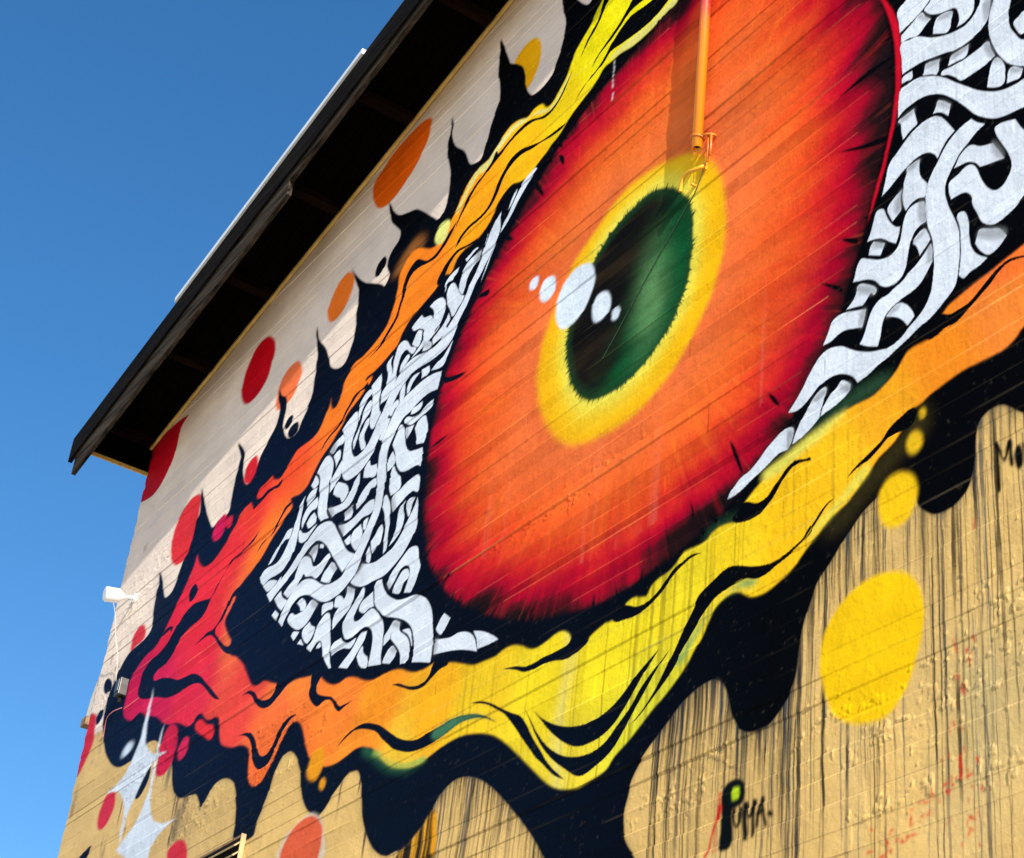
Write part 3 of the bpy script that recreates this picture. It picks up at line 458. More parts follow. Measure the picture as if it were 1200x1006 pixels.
white_strand|white|0|2788,3714 2759,3701 2731,3682 2703,3669 2679,3664 2659,3673 2647,3690 2639,3720 2631,3750 2619,3767 2599,3773 2580,3769 2562,3760* 2561,3732 2558,3695* 2578,3695 2597,3687 2609,3670 2617,3648 2623,3624 2632,3595 2646,3576 2669,3572 2692,3577 2716,3595 2735,3620 2763,3640 2792,3651 2812,3659*
white_strand|white|0|2603,3657 2590,3673 2566,3678 2552,3657 2545,3634* 2564,3620 2583,3607* 2587,3626 2594,3644
white_strand|white|0|2545,3622* 2540,3602 2541,3566* 2563,3541 2580,3526 2606,3518 2637,3516 2664,3512 2687,3505 2703,3494 2713,3472 2718,3445 2728,3422* 2762,3440 2790,3461* 2777,3477 2765,3501 2753,3528 2737,3546 2717,3555 2691,3554 2671,3560 2640,3566 2622,3576 2595,3587 2568,3605
white_strand|white|0|2457,3653 2437,3651 2427,3633 2423,3605 2422,3572 2420,3544 2410,3518 2394,3497 2370,3477* 2398,3469 2423,3468 2445,3462 2460,3479* 2453,3514 2450,3555 2450,3589 2454,3625
white_strand|white|0|2390,3569 2359,3553 2329,3535 2310,3504* 2335,3487 2363,3482 2380,3494 2396,3517 2406,3539* 2398,3557
white_strand|white|0|2478,3766 2453,3771 2425,3779 2404,3771 2388,3744 2379,3713 2362,3677 2342,3654 2319,3649 2297,3665 2285,3692 2293,3733 2312,3776 2326,3811 2325,3836 2267,3818* 2254,3788 2242,3767 2207,3715* 2215,3592* 2254,3583 2277,3568 2308,3559 2340,3556 2365,3568 2385,3591 2397,3623 2409,3656 2410,3677 2423,3698 2442,3707 2475,3710* 2482,3743
white_strand|white|0|2460,3801 2440,3825 2409,3833 2375,3808 2338,3793* 2321,3761 2304,3725* 2346,3737 2380,3748* 2393,3768 2414,3786 2436,3793 2463,3797*
white_strand|white|0|2794,3640 2762,3625 2730,3593 2738,3579 2750,3591 2766,3576 2780,3570* 2810,3581 2839,3590* 2819,3602 2802,3620
white_strand|white|0|2876,3587 2847,3585 2814,3573 2766,3553* 2772,3528 2780,3505* 2810,3518 2847,3531 2872,3529 2896,3523 2922,3526* 2905,3552 2893,3577
white_strand|white|0|2699,3493* 2683,3503 2656,3509 2630,3491 2611,3463 2603,3442* 2616,3433 2627,3428* 2646,3456 2668,3475
white_strand|white|0|2909,3396 2915,3369 2927,3341 2933,3319* 2964,3304 2995,3294 3033,3289* 3021,3316 3002,3342 2978,3365 2959,3386 2934,3399
white_strand|white|0|2854,3389 2821,3362* 2830,3342 2872,3328 2908,3324 2930,3320* 2921,3343 2897,3365 2872,3378
white_strand|white|0|3031,3338 3027,3324 3033,3302 3048,3282* 3084,3286 3122,3274 3161,3261 3200,3249 3240,3239 3281,3239* 3262,3261 3229,3281 3195,3287 3163,3302 3131,3323 3092,3340 3060,3347
white_strand|white|0|5210,3741 5166,3740* 5149,3705 5113,3663 5068,3630 5028,3609 4976,3595 4925,3586 4881,3571 4833,3542 4798,3506 4770,3453 4752,3391 4742,3331 4743,3282* 4811,3307 4868,3326* 4868,3368 4875,3408 4900,3455 4936,3491 4985,3522 5048,3551 5104,3575 5148,3608 5188,3646 5208,3695
white_strand|white|0|4695,3438* 4650,3404* 4670,3384 4695,3363 4720,3377 4737,3396* 4720,3418
white_strand|white|0|4732,3360* 4677,3342 4630,3331 4587,3330 4541,3317 4500,3293 4476,3263 4461,3223* 4507,3243 4573,3267 4639,3285 4729,3305* 4730,3334
white_strand|white|0|4496,3304* 4439,3282 4375,3246 4341,3221* 4389,3223 4462,3231* 4469,3264
white_strand|white|0|5040,3534 4989,3512* 4985,3481 4946,3452 4911,3421 4897,3389 4895,3354 4911,3337* 4951,3349* 4955,3379 4978,3413 5013,3445 5041,3470* 5045,3499
white_strand|white|0|4970,3476* 4937,3470 4914,3460 4893,3429 4881,3391 4886,3387* 4900,3417 4924,3444
white_strand|white|0|5043,3531* 5045,3499 5045,3471* 5087,3459* 5090,3495 5066,3514
white_strand|white|0|5025,3438 4983,3407* 4992,3387 5022,3373* 5076,3393* 5067,3409
white_strand|white|0|5305,3760 5287,3749* 5283,3723 5307,3703 5330,3679 5335,3643 5295,3633 5253,3642 5209,3644 5183,3628 5121,3571* 5102,3535 5096,3494 5091,3433 5081,3391* 5128,3403 5175,3415* 5173,3462 5172,3497 5176,3530 5197,3561 5232,3582 5273,3585 5315,3575 5362,3580 5394,3599 5415,3631 5418,3665 5396,3694 5364,3716 5332,3737
white_strand|white|0|5221,3714* 5210,3679 5195,3647* 5233,3651 5265,3646 5296,3662 5312,3680 5299,3700 5271,3706 5246,3709
white_strand|white|0|5224,3565* 5231,3537 5266,3505 5302,3478 5330,3460* 5403,3488* 5363,3507 5323,3525 5294,3551 5270,3571
white_strand|white|0|5249,3512 5234,3510* 5226,3484 5189,3455* 5181,3417 5221,3425* 5249,3448 5274,3485*
white_strand|white|0|5420,3608* 5399,3588 5358,3567 5298,3565* 5308,3548 5334,3537 5385,3555 5432,3559 5474,3557* 5484,3602
white_strand|white|0|5544,3747 5529,3722 5511,3665 5495,3602 5482,3548 5459,3505* 5478,3510* 5525,3558 5556,3606 5576,3647 5603,3656 5632,3645 5652,3633* 5690,3661* 5652,3682 5638,3715 5614,3740 5587,3756 5568,3758
white_strand|white|0|5585,3650* 5572,3628 5611,3632* 5603,3643
white_strand|white|0|5706,3774* 5683,3752 5642,3727* 5652,3707 5670,3688 5692,3679* 5723,3700 5753,3739 5751,3760
white_strand|white|0|5431,3813* 5371,3779* 5364,3741 5386,3711 5426,3693 5469,3679 5497,3664* 5510,3698 5505,3722 5474,3748 5441,3770 5432,3792
white_strand|white|0|5535,3792* 5526,3763 5559,3767 5590,3766 5608,3760* 5619,3794 5612,3808
white_strand|white|0|5517,3798 5480,3795 5444,3767* 5458,3747 5490,3750 5518,3765*
white_strand|white|0|4943,4484* 4960,4417* 5029,4432 5094,4428 5151,4414 5195,4408 5226,4382 5256,4351 5272,4321 5277,4283 5270,4235 5259,4185 5261,4182 5260,4119 5265,4069 5282,4019 5314,3967 5340,3927 5366,3881 5393,3840 5434,3822 5476,3809 5523,3805 5580,3809 5634,3828 5694,3863 5746,3896 5795,3915 5839,3922 5879,3912 5906,3891 5933,3869 5949,3840* 5993,3878* 5972,3906 5950,3943 5916,3971 5869,3985 5819,3988 5764,3973 5712,3945 5650,3905 5595,3885 5545,3878 5498,3881 5473,3902 5421,3937 5391,3969 5364,4010 5338,4056 5320,4101 5320,4159 5334,4219 5333,4218 5341,4276 5343,4327 5335,4369 5319,4412 5291,4455 5267,4480 5219,4503 5160,4511 5086,4516 5010,4507
white_strand|white|0|4657,5028* 4653,4979 4654,4926 4679,4880 4718,4819 4741,4764 4669,4893 4703,4851 4738,4814 4774,4783 4802,4747 4824,4717 4853,4681 4875,4651 4900,4600 4926,4588 4961,4581 5027,4581 5103,4590 5173,4595 5223,4580 5262,4553 5299,4515 5322,4470 5344,4447 5370,4399 5398,4357 5452,4321 5512,4307 5580,4316 5627,4349 5650,4397 5658,4438 5663,4498 5666,4528 5683,4565 5706,4598* 5662,4624 5607,4637 5584,4605 5577,4554 5594,4518 5597,4472 5570,4422 5539,4402 5491,4404 5449,4427 5420,4465 5398,4501 5373,4527 5345,4570 5323,4607 5292,4639 5251,4661 5206,4669 5167,4665 5102,4648 5048,4640 5011,4640 4980,4652 4946,4681 4909,4707 4871,4734 4841,4764 4820,4800 4791,4830 4769,4866 4756,4906 4742,4946 4733,4989 4749,4921 4729,4963 4700,4993
white_strand|white|0|4450,5099* 4436,5083* 4476,5062 4523,5022 4560,4984 4599,4954 4628,4933 4648,4922* 4633,4959 4603,4980 4577,5017 4551,5055 4512,5085
white_strand|white|0|4559,5072* 4571,5045 4588,5016 4607,5001* 4597,5038 4580,5066
white_strand|white|0|4796,4947 4817,4945 4854,4930 4868,4926* 4886,4947* 4851,4953 4823,4958
white_strand|white|0|4765,4919* 4776,4885 4807,4879 4835,4856 4851,4827 4858,4793 4870,4780 4903,4818* 4900,4855 4890,4893 4859,4918 4809,4923
white_strand|white|0|4924,4934* 4930,4911 4951,4903 4956,4892 4994,4899 5008,4858* 5012,4909 4986,4929 4957,4934
white_strand|white|0|4991,4848* 4988,4871 4969,4885 4944,4873 4914,4834 4882,4787 4852,4765* 4866,4745 4892,4731 4917,4712 4933,4718* 4953,4760 4976,4797
white_strand|white|0|5114,4861* 5078,4868 5029,4855 4997,4825 4985,4787 4993,4758 5016,4728 5050,4713 5015,4722 5054,4701 5097,4690 5147,4679 5207,4672* 5187,4685 5160,4700 5134,4720 5135,4754 5116,4773 5112,4756 5086,4770 5069,4790 5082,4829
white_strand|white|0|5170,4853* 5144,4827 5095,4809 5073,4783 5090,4759 5126,4749* 5139,4770 5175,4792 5216,4805 5237,4830* 5203,4844
white_strand|white|0|5181,4786 5146,4769* 5146,4735 5162,4708 5188,4719 5217,4744*
white_strand|white|0|4958,4748* 4942,4711 4963,4690 4952,4675 4984,4654 5043,4650* 5054,4682 5023,4694 5040,4689 4997,4708 4971,4727
white_strand|white|0|5091,4697* 5051,4654 5080,4648 5121,4662* 5118,4682
white_strand|white|0|4892,4595* 4906,4561 4921,4533 4944,4508 4982,4514 5030,4531* 4996,4544 4954,4550 4929,4569
white_strand|white|0|5107,4573* 5049,4564* 5041,4530 5097,4530* 5097,4549
white_strand|white|0|5257,4780 5223,4738 5178,4709 5197,4693 5225,4712 5255,4740 5286,4737 5303,4712 5308,4671 5306,4632 5328,4595 5353,4569 5393,4570 5403,4566* 5405,4600 5380,4611 5355,4637 5343,4684 5349,4736 5340,4765 5324,4796 5294,4800
white_strand|white|0|5357,4769* 5370,4742 5352,4703 5345,4661 5359,4625 5386,4605 5409,4602* 5407,4625 5381,4645 5380,4689 5403,4744 5387,4760
white_strand|white|0|5240,4711 5220,4693 5231,4675 5258,4660 5283,4651* 5284,4683 5262,4705
white_strand|white|0|5113,4567* 5141,4557 5166,4538 5183,4513 5198,4514* 5197,4553 5175,4575 5145,4576
white_strand|white|0|5221,4575* 5213,4509 5243,4494* 5252,4543 5242,4566
white_strand|white|0|5258,4520* 5247,4494 5276,4484 5294,4465 5318,4481* 5305,4508 5285,4522
white_strand|white|0|5438,4726* 5424,4682 5421,4632 5416,4581 5401,4540 5388,4525 5406,4500 5423,4476 5439,4476 5461,4499 5475,4534 5472,4580 5482,4633 5492,4667 5511,4706* 5472,4716
white_strand|white|0|5511,4691 5487,4665 5520,4652 5548,4631 5562,4595 5572,4570* 5586,4621 5581,4663 5548,4690
white_strand|white|0|5494,4632 5475,4605 5483,4576 5514,4557 5544,4533 5556,4486 5576,4445* 5587,4487 5570,4522 5549,4550 5544,4591 5528,4622
white_strand|white|0|5480,4550* 5475,4519 5493,4494 5496,4463 5474,4415 5506,4414* 5530,4455 5541,4494 5524,4519 5506,4544
white_strand|white|0|5062,4417* 5063,4390 5099,4385 5139,4395* 5136,4417 5099,4417
white_strand|white|0|4974,4382* 4982,4355 5024,4348 5075,4346 5119,4344 5153,4361 5182,4388 5162,4397 5111,4372 5065,4368 5017,4381
white_strand|white|0|5025,4338 5003,4307 4990,4265 4995,4228 5006,4214* 5058,4232* 5073,4278 5088,4312* 5072,4336
white_strand|white|0|5098,4334* 5117,4308 5143,4293* 5164,4348 5141,4344
white_strand|white|0|5203,4383 5173,4352 5153,4302 5140,4265 5104,4226 5064,4212 5010,4198* 5000,4156 5001,4115* 5023,4131 5054,4139 5099,4144 5138,4155 5175,4183 5201,4226 5221,4275 5248,4319* 5228,4360
white_strand|white|0|5236,4287* 5216,4255 5204,4223 5242,4209 5257,4209* 5266,4255 5252,4276
white_strand|white|0|5213,4213 5189,4181 5140,4134* 5137,4091 5202,4085* 5220,4123 5224,4170 5229,4190
white_strand|white|0|5020,4092 5000,4074 4991,4036 4994,4012 5034,4032 5070,4030 5111,4018 5162,4002* 5185,4043 5188,4076 5142,4083 5086,4093
white_strand|white|0|5245,4106 5210,4071 5185,4022 5177,3975 5174,3923 5172,3859 5195,3849* 5201,3913 5205,3957 5225,4017 5257,4065*
white_strand|white|0|5073,4012* 5084,3983 5070,3943 5074,3903 5111,3876 5158,3862* 5136,3890 5120,3913 5123,3965 5112,3995
white_strand|white|0|5003,3993* 5021,3977 5030,3955 5035,3932 5048,3942 5066,3983 5050,4006
white_strand|white|0|4989,3990* 4976,3933 4967,3870 4986,3833 5020,3802 5057,3780 5103,3761 5157,3749 5233,3758 5286,3762 5327,3772 5380,3797 5414,3821* 5384,3837 5346,3865 5356,3873 5297,3852 5240,3835 5188,3836 5138,3841 5093,3865 5053,3902 5025,3937 5004,3965
white_strand|white|0|5102,3675* 5126,3706* 5109,3730 5085,3750 5079,3751 5042,3773 5003,3791 4960,3786 4933,3766 4915,3719 4899,3689 4898,3684 4910,3649 4928,3624 4947,3606* 4993,3622* 4981,3645 4970,3668 4970,3696 4986,3720 5016,3729 5049,3719 5071,3696
white_strand|white|0|4982,3705 4971,3673 4999,3660 5017,3635 5034,3633 5074,3652* 5067,3678 5044,3701 5020,3716
white_strand|white|0|5943,4410* 5950,4366 5948,4308 5948,4242 5956,4189 5985,4144 6028,4115 6081,4112 6147,4119 6200,4109* 6242,4151 6238,4178 6199,4187 6113,4176 6065,4195 6026,4236 6005,4280 5989,4326 5979,4374
white_strand|white|0|6009,4291* 6023,4254 6069,4259 6113,4229 6149,4200 6193,4196* 6165,4221 6121,4251 6084,4274 6055,4296
white_strand|white|0|6070,4082* 6101,4069 6136,4063 6160,4068* 6202,4107* 6153,4112 6103,4098
white_strand|white|0|5689,4187 5638,4155 5586,4093 5537,4037 5479,3976 5417,3938* 5454,3916 5493,3893* 5551,3950 5611,4013 5671,4073 5721,4113 5764,4132 5814,4127 5867,4107 5918,4076 5972,4056 5978,4049 6042,4027 6102,4000* 6155,4054* 6093,4070 6037,4090 6042,4078 5978,4100 5919,4132 5869,4163 5817,4188 5762,4202
white_strand|white|0|5871,4477* 5850,4506 5812,4526 5773,4510 5735,4464 5729,4408 5727,4374 5740,4390 5733,4325 5725,4261 5712,4228 5692,4201* 5731,4212 5759,4215* 5795,4258 5807,4305 5814,4360 5835,4432 5824,4413 5847,4456
white_strand|white|0|5879,4473* 5845,4436 5843,4416 5875,4409 5909,4438*
white_strand|white|0|5843,4402* 5848,4366 5895,4348 5912,4345* 5921,4388 5896,4406
white_strand|white|0|5827,4352* 5811,4302 5862,4300 5905,4271 5923,4248* 5935,4284 5921,4321 5893,4342
white_strand|white|0|5831,4285* 5798,4236 5837,4224 5864,4226* 5888,4259* 5863,4277
white_strand|white|0|5783,4216* 5820,4199 5858,4181 5901,4180 5933,4198* 5941,4249 5907,4225 5858,4210 5817,4216
white_strand|white|0|5690,4573* 5668,4529 5719,4529 5752,4513 5785,4535* 5754,4560
white_strand|white|0|5694,4503 5679,4467 5700,4438 5701,4401* 5708,4437 5743,4496* 5720,4505
white_strand|white|0|5660,4446* 5646,4371 5681,4349 5683,4341 5724,4323* 5730,4357 5730,4371 5706,4403 5687,4423
white_strand|white|0|5480,4306* 5475,4263 5475,4277 5480,4238 5503,4207 5534,4188 5591,4190 5638,4196 5665,4193* 5711,4250* 5636,4230 5585,4224 5549,4241 5526,4272 5521,4283
white_strand|white|0|5663,4346* 5634,4331 5583,4299 5559,4268 5565,4238 5598,4227* 5619,4255 5655,4278 5688,4303* 5684,4332
white_strand|white|0|5418,4329 5398,4299 5351,4285* 5341,4235 5399,4248 5449,4270* 5447,4306
white_strand|white|0|5337,4220* 5332,4186 5375,4187 5390,4158 5434,4145 5464,4140* 5467,4177 5442,4203 5400,4221 5362,4224
white_strand|white|0|5323,4124* 5323,4085 5351,4075 5400,4082 5460,4072 5513,4063 5540,4060* 5593,4127* 5536,4112 5487,4110 5434,4119 5390,4131 5352,4132
white_strand|white|0|5502,4177* 5488,4128 5514,4121 5547,4128* 5552,4169 5529,4173
white_strand|white|0|5356,4063* 5356,4037 5365,4015 5384,4027* 5390,4060 5372,4066
white_strand|white|0|5409,4059* 5376,3997 5397,3962 5416,3949* 5450,3984 5471,4027 5461,4050 5431,4055
white_strand|white|0|5480,4044* 5468,4004 5496,4007 5525,4036*
white_strand|white|0|5230,3980 5219,3937 5224,3901 5242,3900 5279,3883* 5303,3941* 5274,3960 5256,3978
white_strand|white|0|5306,3926* 5289,3893 5286,3854 5316,3866* 5322,3902
white_strand|white|0|5745,4110* 5747,4077 5760,4039* 5788,4075 5818,4101* 5784,4115
white_strand|white|0|5730,4104 5694,4080 5729,4088*
white_strand|white|0|5838,4098 5796,4071 5759,4023 5709,4012 5664,4026 5636,4028 5612,4003* 5643,3986 5677,3964 5716,3955 5757,3980 5805,3996 5829,4016 5864,4019 5871,3990 5906,4003* 5909,4050 5895,4086 5874,4100
white_strand|white|0|5595,3976 5545,3930* 5571,3910 5589,3890 5625,3902 5669,3926* 5657,3952 5629,3967
white_strand|white|0|5914,4027* 5839,4023 5863,3991 5908,3972 5946,3960* 5987,3993* 5957,4014
white_strand|white|0|6016,4018* 5990,3980 5944,3950* 5963,3930 5981,3919* 6031,3959 6066,4000* 6044,4010
white_strand|white|0|6039,3944* 5995,3910* 6014,3889* 6065,3931*
white_strand|white|0|5873,3870 5851,3855 5815,3848 5772,3846 5744,3861 5717,3868 5655,3828* 5684,3804 5717,3782 5755,3770 5798,3774 5850,3802 5896,3838 5912,3857* 5896,3873
white_strand|white|0|5805,3906 5761,3864 5772,3846 5803,3852* 5820,3877 5845,3899*
white_strand|white|0|5780,3759* 5797,3746 5817,3735* 5850,3767* 5838,3780
white_strand|white|0|5756,3722* 5717,3681* 5780,3710*
white_strand|white|0|5331,4474* 5299,4456* 5319,4412 5334,4375* 5365,4395* 5353,4438
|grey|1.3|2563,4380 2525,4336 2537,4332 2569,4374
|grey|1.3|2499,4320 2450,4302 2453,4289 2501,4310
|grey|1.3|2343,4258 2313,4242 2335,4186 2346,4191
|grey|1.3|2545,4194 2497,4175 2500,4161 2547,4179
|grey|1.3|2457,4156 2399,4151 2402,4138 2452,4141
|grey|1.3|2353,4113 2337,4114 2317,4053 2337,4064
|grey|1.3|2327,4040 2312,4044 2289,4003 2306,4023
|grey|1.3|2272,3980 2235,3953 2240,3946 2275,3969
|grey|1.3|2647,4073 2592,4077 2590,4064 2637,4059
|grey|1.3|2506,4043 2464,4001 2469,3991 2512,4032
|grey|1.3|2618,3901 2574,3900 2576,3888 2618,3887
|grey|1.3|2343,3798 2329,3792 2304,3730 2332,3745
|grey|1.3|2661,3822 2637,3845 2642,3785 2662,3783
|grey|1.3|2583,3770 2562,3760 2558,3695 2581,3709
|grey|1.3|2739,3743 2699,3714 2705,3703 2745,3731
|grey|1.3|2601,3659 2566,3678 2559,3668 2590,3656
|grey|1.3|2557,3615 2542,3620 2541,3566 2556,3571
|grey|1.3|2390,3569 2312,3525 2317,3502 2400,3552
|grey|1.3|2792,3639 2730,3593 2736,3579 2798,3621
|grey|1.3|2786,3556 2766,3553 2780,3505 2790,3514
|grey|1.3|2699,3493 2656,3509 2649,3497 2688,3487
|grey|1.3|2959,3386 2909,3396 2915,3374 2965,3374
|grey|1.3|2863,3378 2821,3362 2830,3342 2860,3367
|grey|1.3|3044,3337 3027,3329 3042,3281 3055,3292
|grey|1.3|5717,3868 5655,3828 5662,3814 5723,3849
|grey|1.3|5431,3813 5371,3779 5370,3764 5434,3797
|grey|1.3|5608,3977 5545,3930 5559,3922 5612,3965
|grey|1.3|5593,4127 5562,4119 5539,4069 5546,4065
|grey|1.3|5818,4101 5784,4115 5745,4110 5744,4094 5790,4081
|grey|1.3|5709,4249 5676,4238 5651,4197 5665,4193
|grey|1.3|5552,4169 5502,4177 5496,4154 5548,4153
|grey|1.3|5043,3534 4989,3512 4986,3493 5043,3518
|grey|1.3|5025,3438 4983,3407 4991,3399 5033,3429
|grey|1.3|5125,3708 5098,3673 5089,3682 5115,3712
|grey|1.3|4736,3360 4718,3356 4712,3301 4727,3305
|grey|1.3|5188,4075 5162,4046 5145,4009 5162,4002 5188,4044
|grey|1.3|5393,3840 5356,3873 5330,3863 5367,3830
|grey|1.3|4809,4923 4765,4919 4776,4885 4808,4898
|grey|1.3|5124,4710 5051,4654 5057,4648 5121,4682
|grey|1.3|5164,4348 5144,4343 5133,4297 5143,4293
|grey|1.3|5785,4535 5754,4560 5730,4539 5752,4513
paint_spot|206,34,46|0.5|6540,4866 6515,4829 6515,4778 6550,4743 6583,4743 6629,4778 6639,4825 6613,4865 6576,4873
paint_spot|198,24,78|0.5|6771,4676 6739,4639 6744,4591 6774,4562 6826,4566 6863,4594 6872,4636 6842,4666 6806,4680
paint_spot|204,34,66|0.4|6672,4592 6682,4579 6703,4579 6724,4590 6739,4610 6740,4629 6730,4641 6708,4641 6687,4630 6673,4611
paint_spot|192,30,66|0.5|6889,3736 6811,3693 6788,3642 6790,3576 6816,3526 6874,3509 6931,3523 6962,3552 6963,3590 6961,3656 6939,3717
paint_spot|196,36,78|0.5|6707,3625 6666,3605 6657,3566 6670,3541 6712,3528 6745,3549 6757,3581 6742,3613
paint_spot|222,46,56|0.5|6617,3656 6570,3656 6507,3618 6433,3588 6418,3552 6441,3534 6509,3569 6613,3629
paint_spot|196,44,68|0.5|7426,3599 7384,3573 7362,3514 7388,3460 7428,3433 7486,3436 7520,3464 7538,3514 7518,3563 7482,3599
paint_spot|196,46,62|0.5|6535,3157 6475,3125 6448,3082 6439,3027 6501,3015 6601,3065 6647,3130 6612,3155
|dust|1|5422,2970 5351,2935 5318,2892 5291,2782 5643,2867 5614,2926 5548,2951 5481,2969
paint_spot|214,92,58|0.6|5418,2958 5361,2929 5326,2891 5318,2849 5329,2791 5365,2690 5591,2741 5616,2878 5577,2928 5502,2960
paint_spot|230,150,24|1.2|5444,3207 5415,3192 5400,3145 5407,3111 5436,3089 5475,3097 5507,3121 5519,3149 5507,3176 5484,3200
paint_spot|224,150,30|1|5359,3050 5365,3040 5376,3036 5390,3041 5401,3053 5404,3066 5398,3077 5386,3081 5372,3076 5362,3064
paint_spot|226,226,124|0.5|5063,5239 5048,5213 5054,5167 5086,5146 5125,5157 5152,5194 5154,5228 5129,5254 5091,5252
paint_spot|244,196,14|2|2688,2803 2642,2781 2606,2738 2592,2675 2600,2615 2619,2565 2652,2507 2702,2468 2766,2468 2822,2485 2876,2523 2901,2581 2920,2646 2915,2704 2883,2760 2823,2799 2755,2814
paint_spot|240,192,22|1.6|2649,3038 2620,3017 2606,2987 2607,2961 2617,2931 2636,2913 2663,2905 2700,2916 2722,2945 2731,2984 2727,3013 2704,3039 2677,3045
paint_spot|228,182,28|1.6|2607,3128 2589,3110 2586,3089 2595,3075 2616,3071 2632,3085 2637,3108 2626,3125
paint_spot|220,176,30|1.2|2581,3177 2575,3167 2579,3153 2590,3153 2596,3163 2593,3176
|mustard|1|4603,2763 4651,2732 4706,2704 4771,2680 4815,2657 4577,2599 4573,2644 4580,2702
|236,160,20|0.8|4594,2758 4577,2702 4568,2623 4588,2628 4596,2681 4603,2734
paint_star|star|0.6|7191,4000* 7181,3916 7175,3820 7153,3744 7096,3689 7013,3642 6874,3614* 6991,3613 7033,3595 7083,3557 7125,3502 7167,3447 7188,3386 7192,3292* 7217,3357 7220,3431 7271,3512 7357,3573 7508,3606* 7397,3615 7303,3642 7260,3698 7222,3764 7213,3855 7200,3938
paint_star|star|0.6|6973,3768* 6974,3720 6972,3645 6970,3570 6960,3479 6938,3400 6878,3327 6766,3280 6631,3265* 6720,3251 6803,3224 6836,3190 6853,3125 6918,3058* 6996,3145 7055,3194 7221,3281* 7138,3322 7068,3355 7016,3421 6990,3472 6993,3546 6993,3636 6990,3717
|190,205,220|2|7325,3791 7298,3764 7327,3741 7398,3739 7407,3772 7372,3794
tag_lettering|8,14,16|0.35|3250,2450 3228,2465 3196,2465 3173,2449 3169,2426 3178,2402 3203,2396 3214,2394 3212,2374 3209,2339 3215,2307 3252,2305 3259,2324 3254,2355 3253,2384 3255,2420
tag_lettering|176,206,34|0.4|3212,2447* 3191,2443* 3188,2426 3194,2415* 3214,2416* 3216,2433
tag_lettering|6,6,6|0.5|2297,2917 2300,2900 2307,2892 2315,2896 2320,2909 2322,2929 2318,2946 2311,2954 2304,2950 2298,2936
tag_lettering|14,15,16|0.5|3215,2398 3214,2370 3199,2346 3180,2356 3176,2390 3183,2395 3189,2394 3192,2361 3196,2354 3202,2367 3202,2394 3208,2400
tag_lettering|12,12,14|0.5|3156,2309 3159,2352 3158,2395 3166,2401 3174,2399 3175,2356 3172,2313 3164,2307
tag_lettering|12,12,14|0.5|3172,2396 3148,2356 3127,2391 3133,2398 3142,2398 3153,2366 3158,2395 3167,2400
tag_lettering|12,12,14|0.5|3141,2397 3144,2356 3145,2313 3139,2309 3133,2310 3132,2353 3129,2393 3135,2398
tag_lettering|14,14,14|0.5|3121,2330 3115,2356 3102,2393 3106,2397 3112,2397 3126,2361 3131,2333 3127,2329
tag_lettering|14,14,14|0.5|3113,2396 3109,2363 3100,2327 3094,2323 3089,2326 3098,2361 3102,2394 3107,2398
tag_lettering|14,14,14|0.5|3120,2356 3099,2361 3099,2365 3106,2369 3127,2364 3127,2359
tag_lettering|10,10,10|0.5|3089,2356 3088,2349 3077,2342 3069,2346 3071,2352 3081,2359
red_stroke|206,30,30|0.5|3264,2450 3264,2422 3269,2389 3287,2355 3299,2318 3312,2305 3311,2302 3306,2301 3292,2314 3280,2352 3262,2386 3257,2420 3257,2447 3260,2450
red_stroke|206,30,30|0.5|3265,2419 3268,2402 3275,2386 3270,2380 3263,2381 3255,2397 3252,2414 3258,2419
red_stroke|206,30,30|0.5|3273,2373 3273,2338 3272,2306 3270,2305 3268,2305 3269,2337 3269,2372 3271,2373
tag_lettering|8,8,8|0.3|2375,2985 2373,2963 2373,2917 2373,2867 2368,2862 2362,2863 2362,2913 2363,2959 2365,2981 2370,2987
tag_lettering|8,8,8|0.3|2376,2982 2365,2958 2348,2929 2335,2949 2327,2969 2331,2976 2338,2976 2345,2956 2350,2939 2355,2958 2366,2982 2372,2986
tag_lettering|8,8,8|0.3|2338,2974 2336,2950 2335,2914 2329,2908 2324,2910 2326,2946 2327,2970 2333,2976
tag_lettering|8,8,8|0.6|2300,2952 2296,2936 2294,2914 2294,2890 2291,2886 2288,2887 2287,2912 2289,2934 2294,2951 2298,2954
red_stroke|206,40,30|0.5|2442,2831 2442,2819 2444,2806 2443,2804 2441,2804 2438,2817 2439,2830 2441,2832
|226,226,230|0.3|4003,5276 4002,5260 4000,5256 3998,5256 3999,5272 4001,5276
|226,226,230|0.3|4003,5252 4002,5239 4000,5236 3997,5235 3998,5248 4000,5251
|226,226,230|0.3|4001,5232 4002,5224 4000,5220 3997,5220 3996,5228 3999,5232
|226,226,230|0.3|4001,5212 4000,5201 3998,5197 3996,5197 3996,5208 3998,5211
|226,226,230|0.3|3999,5186 4000,5177 3997,5174 3995,5173 3994,5182 3996,5185
|226,226,230|0.3|3999,5169 3998,5151 3995,5148 3993,5147 3994,5165 3996,5168
|226,226,230|0.3|3995,5125 3995,5114 3993,5111 3990,5110 3990,5121 3992,5125
|226,226,230|0.3|3995,5109 3995,5092 3992,5089 3990,5089 3990,5105 3992,5109"""
